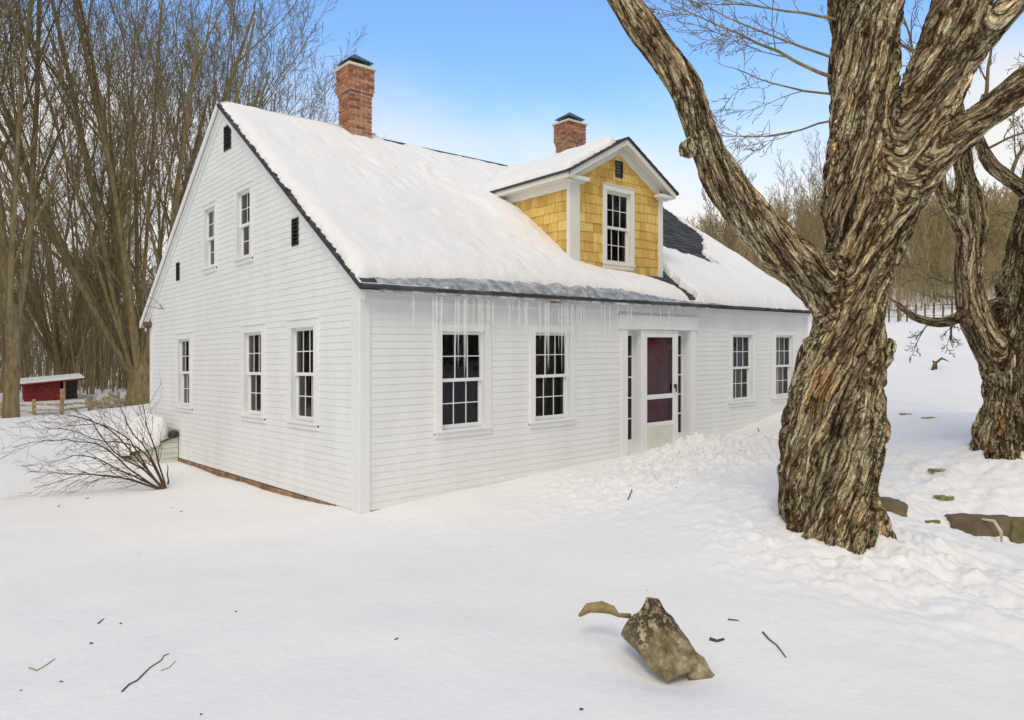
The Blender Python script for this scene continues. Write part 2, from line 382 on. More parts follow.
def ground(x, y, fine=True):
    x = np.asarray(x, float); y = np.asarray(y, float); sh = x.shape; x = x.ravel(); y = y.ravel()
    z = np.full(x.shape, .3)
    for i in range(len(CT)): z += _w[i] * _k(np.hypot(x - CT[i, 0], y - CT[i, 1]))
    D, X = camspace(x, y); rr = np.hypot(D, X)
    side = sstep(-.05, .35, X / np.maximum(np.abs(D), 1)) * sstep(-20, 20, D)
    hill = 4.2 * side + side * 21 * sstep(44, 170, rr) + (1 - side) * 7 * sstep(50, 190, rr) + side * 8 * sstep(150, 500, rr)
    k = sstep(34, 52, rr); z = z * (1 - k) + hill * k
    if fine:
        P = np.stack([x, y, x * 0], 1)
        near = 1 - sstep(15, 60, rr)
        z += near * (.05 * pnoise(P * .35) + .018 * pnoise(P * 1.3 + 9)) + (1 - near) * .5 * pnoise(P * .03) * (rr > 15)
        # shovelled, lumpy bank in front of the door
        dd = np.exp(-((x - 5.7) / 2.6) ** 2 - ((y + 1.55) / .95) ** 2)
        lump = np.abs(fbm(P * 3.2, 4, 2.1, .55))
        lump2 = np.maximum(0, fbm(P * 6.0 + 40, 3, 2.1, .6) - .05) ** .7
        dd2 = np.exp(-((x - 3.6) / 2.4) ** 2 - ((y + 3.0) / .8) ** 2) * .0 + np.exp(-(((D - 9.3) / 1.2) ** 2 + ((X - 2.0) / 1.3) ** 2)) * .45
        z += dd * (.05 + .20 * lump + .10 * lump2) + dd2 * (.08 * lump + .04 * lump2)
        # clods knocked loose round the tree
        rt0 = np.hypot(x - TREE[0], y - TREE[1]); z += .045 * lump2 * np.exp(-((rt0 - .9) / .5) ** 2) + .05 * np.exp(-((x - 6.5) / 4.) ** 2 - ((y + 1.5) / 1.6) ** 2) * np.maximum(0, fbm(P * 4.5 + 3, 3))
        z += .26 * np.exp(-((x + 1.05) / .42) ** 2 - ((y - 7.9) / .9) ** 2)
        z += .15 * np.exp(-((x - 5.75) / 1.0) ** 2 - ((y + .62) / .34) ** 2) * (.7 + .9 * lump)
        # drift skirt round the old tree
        rt = np.hypot(x - TREE[0], y - TREE[1])
        z += .0 * np.exp(-((rt - .75) / .25) ** 2) * (.6 + fbm(P * 3, 2))
        # trampled, thawed patches right of the tree
        tx = np.exp(-((D - 9.5) / 1.8) ** 2 - ((X - 5.6) / 1.6) ** 2); z += tx * (.10 * fbm(P * 2.9 + 5, 4) + .04 * lump2)
        tx = np.exp(-((D - 6.2) / 1.3) ** 2 - ((X - 3.9) / 1.3) ** 2); z += tx * (.08 * fbm(P * 2.4 + 5, 4, 2.1, .5) + .02 * lump2)
        # hollow around the fallen bark chunk and a dip at the stone edging
        q = at(668, 665, 4.55); z -= .10 * np.exp(-((x - q[0]) ** 2 + (y - q[1]) ** 2) / .09)
        d = WALLP1 - WALLP0; L2 = d @ d; tt = ((x - WALLP0[0]) * d[0] + (y - WALLP0[1]) * d[1]) / L2
        dist = ((x - WALLP0[0]) * -d[1] + (y - WALLP0[1]) * d[0]) / math.sqrt(L2)
        wm = sstep(-.1, .12, tt) * (1 - sstep(1.5, 1.8, tt)) * (.75 + .5 * pnoise(P * 1.7 + 4))
        z -= .22 * wm * np.exp(-((dist + .16) / .17) ** 2)
        z += .05 * wm * np.exp(-((dist + .75) / .3) ** 2)
        # soft plough line of the lane beyond
        z += .12 * np.exp(-((D - 15.3 - .1 * X) / .35) ** 2) * (X > 5) * sstep(5, 7, X)
        z -= .06 * np.exp(-((D - 14.3 - .1 * X) / .5) ** 2) * sstep(5, 7, X)
    return z.reshape(sh)
def gz(x, y): return float(ground(np.array([x]), np.array([y]))[0])

nr, na = 520, 1500
rad = np.concatenate([np.linspace(1.0, 3.4, 40, endpoint=False), np.linspace(3.4, 14.5, 400, endpoint=False), 14.5 * (1500 / 14.5) ** np.linspace(0, 1, 260)]); nr = len(rad)
# angles denser in front of the viewer
tt = np.linspace(-1, 1, na, endpoint=False); ang = math.pi * (.42 * tt + .58 * tt ** 3)
th = (math.pi / 2 - YAW) - ang
Rg, Tg = np.meshgrid(rad, th, indexing='ij')
gx = CAM[0] + Rg * np.cos(Tg); gy = CAM[1] + Rg * np.sin(Tg); gzv = ground(gx, gy)
V = np.stack([gx, gy, gzv], -1).reshape(-1, 3)
i, j = np.meshgrid(np.arange(nr - 1), np.arange(na), indexing='ij'); j2 = (j + 1) % na
F = np.stack([i * na + j, (i + 1) * na + j, (i + 1) * na + j2, i * na + j2], -1).reshape(-1, 4)
cidx = len(V); V = np.vstack([V, [CAM[0], CAM[1], gz(CAM[0], CAM[1])]])
g = mesh_obj('snow_ground', V, F[:, ::-1], M['snow'], smooth=True); meta(g, kind='structure')
capm = MB()
bm = bmesh.new(); bm.from_mesh(g.data); bm.verts.ensure_lookup_table()
for a in range(na): bm.faces.new((bm.verts[cidx], bm.verts[(a + 1) % na], bm.verts[a])).smooth = True
bmesh.ops.recalc_face_normals(bm, faces=bm.faces)
bm.to_mesh(g.data); bm.free()
if g.data.polygons[1000].normal.z < 0: g.data.flip_normals()

# ------------------------------------------------------------------ house
SA, SB = .0163, -.0089          # the old frame has settled: floor and eaves run slightly off level
HL, HD, RV, RZ, EZ, PITCH = 11.2, 9.05, 4.65, 6.29, 2.93, .722
house = empty('farmhouse', (0, 0, 0))
meta(house, 'white clapboard farmhouse with snowy roof and yellow shingled dormer', 'house')
SHEAR = []
def hp(o): SHEAR.append(o); return o
rnd = random.Random(3)

def rake(v): return (EZ + PITCH * v) if v <= RV else (EZ + PITCH * (2 * RV - v)) if v < 2 * RV else EZ
def clap(mb, axis, w0, w1, z0, z1, holes, tri=False, sign=1, exp=.09):
    """lapped boards on plane axis (0: gable wall at u=const facing -u, 1: front wall facing -v)"""
    z = z0
    while z < z1 - 1e-4:
        zt = min(z + exp, z1); cuts = sorted({z, zt} | {h for (a, b, c, d) in holes for h in (c, d) if z < h < zt})
        for a, b in zip(cuts[:-1], cuts[1:]):
            mid = (a + b) / 2; segs = [(w0, w1)]
            for (h0, h1, c, d) in holes:
                if c < mid < d:
                    ns = []
                    for (p, q) in segs:
                        if h0 > p: ns.append((p, min(q, h0)))
                        if h1 < q: ns.append((max(p, h1), q))
                    segs = [s for s in ns if s[1] > s[0] + 1e-4]
            for (p, q) in segs:
                def lim(w0_, w1_, zz):
                    if not tri: return w0_, w1_
                    if zz <= EZ: return w0_, w1_
                    lo = (zz - EZ) / PITCH; return max(w0_, lo), min(w1_, 2 * RV - lo)
                pa, qa = lim(p, q, a); pb, qb = lim(p, q, b)
                if qa <= pa or qb < pb: continue
                oa = -.0068 * (1 - (a - z) / exp) - .002; ob = -.0068 * (1 - (b - z) / exp) - .002
                def P(w, o_, zz): return (o_, w, zz) if axis == 0 else (w, o_, zz)
                mb.face([P(pa, oa, a), P(qa, oa, a), P(qb, ob, b), P(pb, ob, b)])
                if a == z: mb.face([P(pa, oa, a), P(qa, oa, a), P(qa, .004, a), P(pa, .004, a)])
        z += exp

front_w = [(1.17, 1.93, 1.04, 2.38), (2.85, 3.61, 1.04, 2.38), (8.13, 8.89, 1.04, 2.38), (9.78, 10.54, 1.04, 2.38)]
gable_w = [(1.19, 1.93, 1.16, 2.48), (2.95, 3.69, 1.16, 2.48), (6.35, 7.09, 1.16, 2.48)]
upper_w = [(3.40, 4.00, 3.66, 4.76), (5.00, 5.56, 3.68, 4.74)]
vents = [(4.28, 4.60, 5.56, 5.97), (1.71, 1.92, 3.62, 4.00), (7.03, 7.23, 3.62, 3.97)]
DOORH = (4.93, 6.77, .0, 2.44)
mb = MB(); clap(mb, 1, .12, HL, .16, 2.72, front_w + [DOORH]); hp(mb.obj('front_siding', M['siding'], house))
mb = MB(); clap(mb, 0, .0, HD, .16, RZ, gable_w + upper_w + vents, tri=True); hp(mb.obj('gable_siding', M['siding'], house))
# inner walls so the rooms are closed (with the same openings)
def panel(mb, axis, off, w0, w1, z0, z1, holes, topf=None):
    zs = sorted({z0, z1} | {h for (a, b, c, d) in holes for h in (c, d) if z0 < h < z1})
    for a, b in zip(zs[:-1], zs[1:]):
        mid = (a + b) / 2; segs = [(w0, w1)]
        for (h0, h1, c, d) in holes:
            if c < mid < d:
                ns = []
                for (p, q) in segs:
                    if h0 > p: ns.append((p, min(q, h0)))
                    if h1 < q: ns.append((max(p, h1), q))
                segs = [s for s in ns if s[1] > s[0] + 1e-4]
        for (p, q) in segs:
            def P(w, zz): return (off, w, zz) if axis == 0 else (w, off, zz)
            mb.face([P(p, a), P(q, a), P(q, b), P(p, b)])
mb = MB()
for o_ in (.012, .13): panel(mb, 1, o_, .01, HL - .01, -.5, 2.95, front_w + [DOORH])
for o_ in (.012, .13):
    panel(mb, 0, o_, .13, HD, -.5, 2.92, gable_w)
mb.face([(0.012, .02, 2.9), (0.012, HD - .02, 2.9), (0.012, RV, RZ - .03)]) if False else None
mb.face([(HL, 0, -.5), (HL, HD, -.5), (HL, HD, EZ), (HL, RV, RZ), (HL, 0, EZ)])
mb.face([(0, HD, -.5), (HL, HD, -.5), (HL, HD, EZ), (0, HD, EZ)])
mb.face([(.14, .14, 2.7), (HL, .14, 2.7), (HL, HD, 2.7), (.14, HD, 2.7)])          # ceiling / attic floor
mb.face([(.14, .14, .12), (HL, .14, .12), (HL, HD, .12), (.14, HD, .12)])
mb.face([(3.9, .14, .1), (3.9, HD, .1), (3.9, HD, 2.7), (3.9, .14, 2.7)]); mb.face([(7.4, .14, .1), (7.4, HD, .1), (7.4, HD, 2.7), (7.4, .14, 2.7)])
mb.face([(2.2, 0.3, 2.75), (2.2, HD - .3, 2.75), (2.2, RV, RZ - .2)])                # attic partition
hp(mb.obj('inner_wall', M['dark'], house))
# trim: corner boards, frieze, rake boards, water table
for bx_ in ((-.024, .12, -.026, .0, -.3, 2.72), (-.028, -.001, -.024, .19, -.3, 2.95), (HL - .12, HL + .02, -.026, 0, .1, 2.72), (-.026, -.001, HD - .16, HD, -.3, 2.9)):
    mb = MB(); mb.box(*bx_); hp(mb.obj('corner_board', M['trim'], house, bevel=.004))
mb = MB(); mb.box(-.02, HL, -.032, 0, 2.72, 2.80); mb.box(-.02, HL, -.045, 0, 2.80, 2.93); mb.box(-.08, HL + .08, -.15, -.045, 2.885, 2.925)
hp(mb.obj('frieze_board', M['trim'], house, bevel=.004))
mb = MB()
for s in (0, 1):
    def rp(v, dz): vv = v if s == 0 else 2 * RV - v; return (-.03, vv, EZ + PITCH * v + dz)
    mb.prism([rp(-.12, -.13), rp(RV, -.13), rp(RV, .015), rp(-.12, .015)], (.028, 0, 0))
    if s: mb.prism([(-.118, 2 * RV - v_, EZ + PITCH * v_ + dz_) for v_, dz_ in ((-.2, -.0), (RV, -.0), (RV, .11), (-.2, .11))], (.03, 0, 0))
    def rp2(v, dz): vv = v if s == 0 else 2 * RV - v; return (-.075, vv, EZ + PITCH * v + dz)
    mb.prism([rp2(-.14, -.03), rp2(RV, -.03), rp2(RV, .02), rp2(-.14, .02)], (.045, 0, 0))
hp(mb.obj('rake_board', M['trim'], house))
mb = MB()
k = 0; v = .35
while v < 8.95:                                # rough stones and rotten sill under the gable siding
    L = rnd.uniform(.25, .7); t0 = rnd.uniform(.0, .03)
    mb.box(-.012 - t0, .1, v, v + L - .02, -.4, .155 - rnd.uniform(0, .02)); v += L
mb.box(-.02, .10, .02, .30, -.3, .13); mb.box(.02, HL, .015, .1, -.3, .155)
hp(mb.obj('foundation', M['stone'], house, bevel=.012))
mb = MB(); mb.box(3.06, 3.42, -.0515, -.046, 2.80, 2.835); mb.box(3.10, 3.36, -.0515, -.046, 2.838, 2.852); hp(mb.obj('bare_patch', M['soffit'], house))

def window(ax, w0, w1, z0, z1, cas=.11, cols=3, rows=4, curtain=True, parent=None, plane=0., trim=None, drape=1.0, cmat='curtain'):
    """w0..w1,z0..z1 hole; casing overlaps the siding outside it; upper sash outside lower sash"""
    trim = trim or M['trim']
    def bx(mb, a, b, d0, d1, c, d, m=0):   # d measured outward (towards viewer) from the wall face
        if ax == 1: mb.box(a, b, plane - d1, plane - d0, c, d, m)
        else: mb.box(plane - d1, plane - d0, a, b, c, d, m)
    ov = cas - .02
    fr = MB()
    bx(fr, w0 - ov, w0 + .02, -.09, .034, z0 - .05, z1 - .02); bx(fr, w1 - .02, w1 + ov, -.09, .034, z0 - .05, z1 - .02)
    bx(fr, w0 - ov, w1 + ov, -.09, .037, z1 - .02, z1 + ov); bx(fr, w0 - ov, w1 + ov, -.09, .030, z0 - .09, z0 - .02)
    o = hp(fr.obj('window', trim, parent or house, bevel=.003))
    s = MB(); bx(s, w0 - ov - .004, w1 + ov + .004, -.05, .055, z0 - .02, z0 + .012); hp(s.obj('sill', trim, o, bevel=.003))
    s = MB(); bx(s, w0 - ov - .012, w1 + ov + .012, 0.0, .052, z1 + ov, z1 + ov + .018); hp(s.obj('head_cap', trim, o, bevel=.003))
    a, b = w0 + .02, w1 - .02; c, d = z0 + .012, z1 - .02; mz = (c + d) / 2
    for nm, (zz0, zz1), dep in (('upper_sash', (mz - .02, d), -.03), ('lower_sash', (c, mz + .02), -.062)):
        sm = MB(); st = .042
        bx(sm, a, a + st, dep - .03, dep, zz0, zz1); bx(sm, b - st, b, dep - .03, dep, zz0, zz1)
        bx(sm, a + st, b - st, dep - .03, dep - .001, zz1 - st, zz1); bx(sm, a + st, b - st, dep - .03, dep - .001, zz0, zz0 + (.045 if nm == 'upper_sash' else .06))
        for q in range(1, cols): x = a + st + (b - a - 2 * st) * q / cols; bx(sm, x - .0065, x + .0065, dep - .022, dep - .006, zz0 + .04, zz1 - .04)
        rn = rows // 2
        for q in range(1, rn): zq = zz0 + .05 + (zz1 - zz0 - .09) * q / rn; bx(sm, a + .03, b - .03, dep - .021, dep - .007, zq - .0065, zq + .0065)
        hp(sm.obj(nm, trim, o))
        gm = MB()
        dd = dep - .014
        if ax == 1: gm.face([(a + .02, plane - dd, zz0 + .02), (b - .02, plane - dd, zz0 + .02), (b - .02, plane - dd, zz1 - .02), (a + .02, plane - dd, zz1 - .02)])
        else: gm.face([(plane - dd, b - .02, zz0 + .02), (plane - dd, a + .02, zz0 + .02), (plane - dd, a + .02, zz1 - .02), (plane - dd, b - .02, zz1 - .02)])
        hp(gm.obj('pane', M['glass'], o))
    if curtain:
        cm = MB(); n = 40
        for (p, q) in curtain if isinstance(curtain, list) else [(0, .30), (.70, 1)]:
            x0 = w0 - .06 + (w1 - w0 + .12) * p; x1 = w0 - .06 + (w1 - w0 + .12) * q; pts = []
            for e in range(n + 1):
                x = x0 + (x1 - x0) * e / n; yy = .20 + .022 * math.sin(e * 1.1 + p * 7) + .008 * math.sin(e * 2.7); pts.append((x, yy))
            for (xa, ya), (xb, yb) in zip(pts[:-1], pts[1:]):
                zt = z1 + .06; zb = z0 - .1 + (1 - drape) * (z1 - z0)
                if ax == 1: cm.face([(xa, plane + ya, zb), (xb, plane + yb, zb), (xb, plane + yb, zt), (xa, plane + ya, zt)])
                else: cm.face([(plane + ya, xa, zb), (plane + yb, xb, zb), (plane + yb, xb, zt), (plane + ya, xa, zt)])
        hp(cm.obj('curtain', M[cmat], o))
    return o
window(1, *front_w[0], curtain=[(0, .16)]); window(1, *front_w[1], curtain=[(0, 1)], cmat='drape')  # second window's full drape is added to give the grey of reflecting panes
window(1, *front_w[2], curtain=[(0, .2), (.62, 1)]); window(1, *front_w[3], curtain=[(0, 1)])
for h in gable_w: window(0, *h, curtain=[(0, .24), (.40, .55), (.74, 1)], cmat='drape')
for h in upper_w: window(0, *h, cas=.075, cols=2, curtain=False)
def vent(ax, a, b, c, d, plane=0.):
    mb = MB()
    def bx(p, q, d0, d1, e, f):
        if ax == 1: mb.box(p, q, plane - d1, plane - d0, e, f)
        else: mb.box(plane - d1, plane - d0, p, q, e, f)
    bx(a, b, -.05, -.04, c, d); bx(a, a + .02, -.04, .02, c, d); bx(b - .02, b, -.04, .02, c, d); bx(a, b, -.04, .021, d - .02, d); bx(a, b, -.04, .021, c, c + .02)
    z = c + .05
    while z < d - .03: bx(a + .02, b - .02, -.03, .012, z, z + .012); z += .055
    hp(mb.obj('gable_vent', M['vent'], house))
for h in vents: vent(0, *h)

# entrance
mb = MB(); W0, W1 = 4.93, 6.77; DD = .18
mb.box(4.80, 4.96, -.04, DD, -.1, 2.44); mb.box(6.745, 6.91, -.04, DD, -.1, 2.44)
mb.box(4.74, 6.97, -.045, .0, 2.44, 2.66); mb.box(4.73, 6.98, -.058, -.045, 2.645, 2.675); mb.box(4.96, 6.745, -.001, DD, 2.425, 2.6)
mb.box(4.77, 6.94, -.06, -.045, 2.43, 2.455)
ent = hp(mb.obj('door_surround', M['trim'], house, bevel=.004))
for (a, b) in ((4.96, 5.35), (6.34, 6.745)):
    mb = MB()
    gx0, gx1 = (5.165, 5.30) if a < 5.5 else (6.60, 6.72)
    mb.box(a, gx0, DD - .03, DD, -.1, 2.43); mb.box(gx1, b, DD - .03, DD, -.1, 2.43); mb.box(gx0, gx1, DD - .029, DD, -.1, .56); mb.box(gx0, gx1, DD - .029, DD, 2.33, 2.43)
    for q in range(1, 5): zq = .56 + 1.77 * q / 5; mb.box(gx0, gx1, DD - .02, DD - .004, zq - .011, zq + .011)
    hp(mb.obj('sidelight', M['trim'], ent))
for (a, b) in ((5.165, 5.30), (6.60, 6.72)):
    mb = MB(); mb.face([(a, DD - .008, .56), (b, DD - .008, .56), (b, DD - .008, 2.33), (a, DD - .008, 2.33)]); hp(mb.obj('pane', M['glass'], ent))
mb = MB(); mb.box(5.33, 5.40, -.03, DD, -.1, 2.425); mb.box(6.29, 6.36, -.03, DD, -.1, 2.425); mb.box(5.40, 6.29, -.029, DD, 2.375, 2.425)
hp(mb.obj('door_frame', M['trim'], house, bevel=.003))
mb = MB(); a, b = 5.405, 6.285
mb.box(a, a + .075, -.03, .0, .2, 2.372); mb.box(b - .075, b, -.03, .0, .2, 2.372); mb.box(a + .075, b - .075, -.029, -.001, 2.30, 2.372)
mb.box(a + .075, b - .075, -.029, -.001, 1.23, 1.31); mb.box(a + .075, b - .075, -.029, -.001, .76, .83)
sdoor = hp(mb.obj('storm_door', M['trim'], house, bevel=.003))
mb = MB(); mb.box(a + .074, b - .074, -.024, -.008, .2, .76); hp(mb.obj('kick_panel', M['kick'], sdoor))
mb = MB(); mb.face([(a + .07, -.015, .8), (b - .07, -.015, .8), (b - .07, -.015, 2.32), (a + .07, -.015, 2.32)]); hp(mb.obj('pane', M['glass'], sdoor))
mb = MB(); mb.box(b - .05, b - .03, -.075, -.03, 1.40, 1.47); mb.box(b - .055, b - .025, -.085, -.07, 1.33, 1.47); hp(mb.obj('handle', M['black'], sdoor, bevel=.004))
mb = MB(); mb.box(5.40, 6.29, .07, .12, .1, 2.375)
for (x0, x1) in ((5.50, 5.80), (5.89, 6.19)):
    for (z0, z1) in ((.3, 1.0), (1.12, 1.75)): mb.box(x0, x1, .058, .071, z0, z1)
for q in range(4): mb.box(5.49 + q * .18, 5.49 + q * .18 + .15, .062, .071, 1.86, 2.25)
rd = hp(mb.obj('door', M['reddoor'], house, bevel=.008))
mb = MB(); gr = random.Random(5)
for q in range(170):                          # berry garland hanging across the top of the door
    x = gr.uniform(5.48, 6.2); lo = 2.06 - .25 * math.exp(-((x - 5.98) / .09) ** 2) + gr.uniform(-.05, .05); z = gr.uniform(lo, 2.29); s_ = gr.uniform(.010, .022); y = gr.uniform(.02, .05)
    mb.hexa([(x - s_, y, z - s_), (x, y - s_, z - s_), (x + s_, y, z - s_), (x, y + s_, z - s_), (x - s_, y, z + s_), (x, y - s_, z + s_), (x + s_, y, z + s_), (x, y + s_, z + s_)])
g_ = hp(mb.obj('berry_garland', M['redleaf'], None)); meta(g_, 'red berry garland hanging inside the storm door glass', 'garland')

# roof slab and shingle courses
def main_z(v, off=0.): return EZ + .08 + PITCH * v + off
mb = MB(); E0 = -.17; OU0, OU1 = -.11, HL + .11
def slab(va, vb, off0, off1, back=False):
    f_ = (lambda v: 2 * RV - v) if back else (lambda v: v)
    mb.hexa([(OU0, f_(va), main_z(va, off0)), (OU1, f_(va), main_z(va, off0)), (OU1, f_(vb), main_z(vb, off0)), (OU0, f_(vb), main_z(vb, off0)),
             (OU0, f_(va), main_z(va, off1)), (OU1, f_(va), main_z(va, off1)), (OU1, f_(vb), main_z(vb, off1)), (OU0, f_(vb), main_z(vb, off1))])
slab(E0, RV, -.048, -.02); slab(E0, RV, -.048, -.02, True)
roof = hp(mb.obj('roof', M['shingle'], house))
mb = MB(); v = E0 - .02; row = 0
while v < RV:
    x = OU0 - .01 - rnd.uniform(0, .02); first = True
    while x < OU1:
        w = rnd.uniform(.22, .36); x1 = min(x + w, OU1 + .015); j_ = rnd.uniform(0, .012); jx = rnd.uniform(0, .035) if first else 0
        vb = min(v + .15, RV)
        mb.hexa([(x + jx, v - j_, main_z(v, -.018)), (x1 - .004, v - j_, main_z(v, -.018)), (x1 - .004, vb, main_z(vb, -.018)), (x + jx, vb, main_z(vb, -.018)),
                 (x + jx, v - j_, main_z(v, .012 + j_ * .4)), (x1 - .004, v - j_, main_z(v, .012 + j_ * .4)), (x1 - .004, vb, main_z(vb, .001)), (x + jx, vb, main_z(vb, .001))])
        x = x1; first = False
    v += .14; row += 1
x = OU0
while x < OU1: mb.prism([(x, RV - .14, RZ - .02), (x, RV, RZ + .09), (x, RV + .14, RZ - .02), (x, RV, RZ + .06)], (.22, 0, 0)); x += .225
hp(mb.obj('shingles', M['shingle'], roof))

# chimneys : brick by brick
def chimney(u0, u1, v0, v1, zb, zt, corb=5):
    mo = MB(); mo.box(u0 + .012, u1 - .012, v0 + .012, v1 - .012, zb, zt - .01)
    br = MB(); z = zb; k = 0; ch = .073; n = int((zt - zb) / ch)
    for r_ in range(n):
        top = n - 1 - r_; g_ = .036 if top < corb - 1 else .018 if top < corb else 0
        z = zb + r_ * ch; a0, a1, b0, b1 = u0 - g_, u1 + g_, v0 - g_, v1 + g_
        if g_: mo.box(a0 + .012, a1 - .012, b0 + .012, b1 - .012, z - .005, z + ch)
        for (p0, p1, fn) in ((a0, a1, 'f'), (a0, a1, 'b'), (b0, b1, 'l'), (b0, b1, 'r')):
            L = p1 - p0; nb = max(2, round(L / .2)); off = (r_ % 2) * .5
            xs = [p0] + [p0 + L * (q + off) / nb for q in range(nb) if 0 < (q + off) < nb and (q + off) > .2] + [p1]
            for xa, xb in zip(xs[:-1], xs[1:]):
                if xb - xa < .02: continue
                pr = rnd.uniform(0, .005); e = .012; d_ = .05
                xa2 = xa + (e if xa > p0 else 0); xb2 = xb - (e if xb < p1 else 0); z0_, z1_ = z + .010, z + ch - .010
                if fn == 'f': br.box(xa2, xb2, b0 - pr, b0 + d_, z0_, z1_)
                elif fn == 'b': br.box(xa2, xb2, b1 - d_, b1 + pr, z0_, z1_)
                elif fn == 'l': br.box(a0 - pr - .001, a0 + d_, max(xa2, b0 + .051) if xa == p0 else xa2, min(xb2, b1 - .051) if xb == p1 else xb2, z0_, z1_)
                else: br.box(a1 - d_, a1 + pr + .001, max(xa2, b0 + .051) if xa == p0 else xa2, min(xb2, b1 - .051) if xb == p1 else xb2, z0_, z1_)
    c = hp(br.obj('chimney', M['brick'], roof)); hp(mo.obj('mortar', M['mortar'], c) if False else mo.obj('chimney_mortar', M['mortar'], roof))
    zt = zb + n * ch
    cp_ = MB(); cp_.box(u0 - .07, u1 + .07, v0 - .07, v1 + .07, zt, zt + .045); uc, vc = (u0 + u1) / 2, (v0 + v1) / 2
    hp(cp_.obj('chimney_crown', M['mortar'], roof))
    mt = MB(); hw = (u1 - u0) / 2 + .03; hv = (v1 - v0) / 2 + .03
    for sx in (-1, 1):
        for sy in (-1, 1): mt.box(uc + sx * hw * .7 - .008, uc + sx * hw * .7 + .008, vc + sy * hv * .7 - .008, vc + sy * hv * .7 + .008, zt + .03, zt + .14)
    A_ = [(uc - hw, vc - hv, zt + .14), (uc + hw, vc - hv, zt + .14), (uc + hw, vc + hv, zt + .14), (uc - hw, vc + hv, zt + .14)]
    for q in range(4): mt.face([A_[q], A_[(q + 1) % 4], (uc, vc, zt + .34)])
    mt.face(A_[::-1]); mt.box(uc - .18, uc + .18, vc - .18, vc + .18, zt + .03, zt + .09)
    hp(mt.obj('chimney_cap', M['metal'], roof))
chimney(2.24, 2.70, 4.38, 4.84, 6.0, 7.60, 7); chimney(8.12, 8.66, 4.42, 4.86, 6.0, 7.72, 7)

# dormer
DU0, DU1, DV, DC = 4.28, 6.75, .65, 5.515
DE, DSL, DPK = 4.98, .545, 5.84      # eave height of walls, slope, ridge height (outer)
def dorm_z(u): return DPK - DSL * abs(u - DC)
dorm = hp(MB().obj('dormer', M['shake'], house)) if False else None
mb = MB(); dwin = (5.17, 5.86, 3.62, 4.92); dv = (5.43, 5.62, 5.17, 5.46)
def shake_row(fn, w0, w1, z, zt, exp, holes, lim):
    w = w0 - rnd.uniform(0, .12)
    while w < w1:
        ww = rnd.uniform(.11, .24); a, b = max(w, w0), min(w + ww - .006, w1); w += ww
        if b - a < .015: continue
        zz0 = z + rnd.uniform(-.008, .008); segs = [(a, b, zz0, zt)]
        for (h0, h1, c, d) in holes:
            ns = []
            for (p, q, e, f_) in segs:
                if q <= h0 or p >= h1 or f_ <= c or e >= d: ns.append((p, q, e, f_)); continue
                if p < h0: ns.append((p, h0, e, f_))
                if q > h1: ns.append((h1, q, e, f_))
                pp, qq = max(p, h0), min(q, h1)
                if e < c: ns.append((pp, qq, e, c))
                if f_ > d: ns.append((pp, qq, d, f_))
            segs = ns
        for (p, q, e, f_) in segs:
            t0, t1 = lim(p), lim(q)
            if e >= min(t0, t1) - .01 or q - p < .01 or f_ - e < .01: continue
            fn(p, q, e, min(f_ + .02, t0), min(f_ + .02, t1), rnd.uniform(.014, .022))
def ffr(p, q, e, t0, t1, th_):
    mb.hexa([(p, DV - th_, e), (q, DV - th_, e), (q, DV, e), (p, DV, e), (p, DV - .004, t0), (q, DV - .004, t1), (q, DV, t1), (p, DV, t0)])
def flf(p, q, e, t0, t1, th_):
    mb.hexa([(DU0 - th_, q, e), (DU0 - th_, p, e), (DU0, p, e), (DU0, q, e), (DU0 - .004, q, t1), (DU0 - .004, p, t0), (DU0, p, t0), (DU0, q, t1)])
z = 3.30
while z < 5.8: shake_row(ffr, DU0 + .2, DU1 - .09, z, z + .165, .165, [dwin, dv], lambda u: dorm_z(u) - .13); z += .165
hp(mb.obj('front_shakes', M['shake'], house)); mb = MB(); z = 3.30
while z < 4.95: shake_row(flf, DV + .02, 3.0, z, z + .165, .165, [], lambda v: DE - .14); z += .165
hp(mb.obj('side_shakes', M['shake'], house))
mb = MB()
panel(mb, 1, DV + .006, DU0, DU1, 3.2, 5.0, [dwin])
panel(mb, 1, DV + .09, DU0 + .01, DU1, 3.2, 5.0, [dwin])
mb.face([(DU0 + .01, DV + .006, 5.0), (DU1, DV + .006, 5.0), (DC, DV + .006, DPK - .1)])
mb.face([(DU0 + .005, DV, 3.2), (DU0 + .005, 3.0, 3.2), (DU0 + .005, 3.0, 5.0), (DU0 + .005, DV, 5.0)]); mb.face([(DU1, DV, 3.2), (DU1, 3.0, 3.2), (DU1, 3.0, 5.0), (DU1, DV, 5.0)])
mb.face([(DU0, 2.4, 3.2), (DU1, 2.4, 3.2), (DU1, 2.4, 5.0), (DU0, 2.4, 5.0)]); mb.face([(DU0, DV + .1, 4.98), (DU1, DV + .1, 4.98), (DU1, 2.4, 4.98), (DU0, 2.4, 4.98)])
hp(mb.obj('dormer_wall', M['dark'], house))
mb = MB(); mb.box(DU0 - .03, DU0 + .22, DV - .035, DV + .0, 3.2, 4.98); mb.box(DU0 - .034, DU0 - .001, DV - .03, DV + .04, 3.2, 4.98)
mb.box(DU1 - .10, DU1 + .03, DV - .035, DV, 3.2, 4.96); mb.box(DU1, DU1 + .03, DV, DV + .12, 3.2, 4.96)
mb.box(DU0 - .038, DU0 - .001, DV + .04, 3.3, 4.80, 4.97)                                     # frieze on the side
mb.box(DU0 - .20, DU0 - .035, .47, 3.2, 4.93, 4.955); mb.box(DU0 - .21, DU0 - .19, .47, 3.2, 4.94, 5.05)  # soffit and fascia
mb.box(DU0 - .19, DU0 + .30, .46, DV - .036, 4.93, 4.99); mb.box(DU1 - .26, DU1 + .17, .46, DV - .036, 4.93, 4.99)   # cornice returns
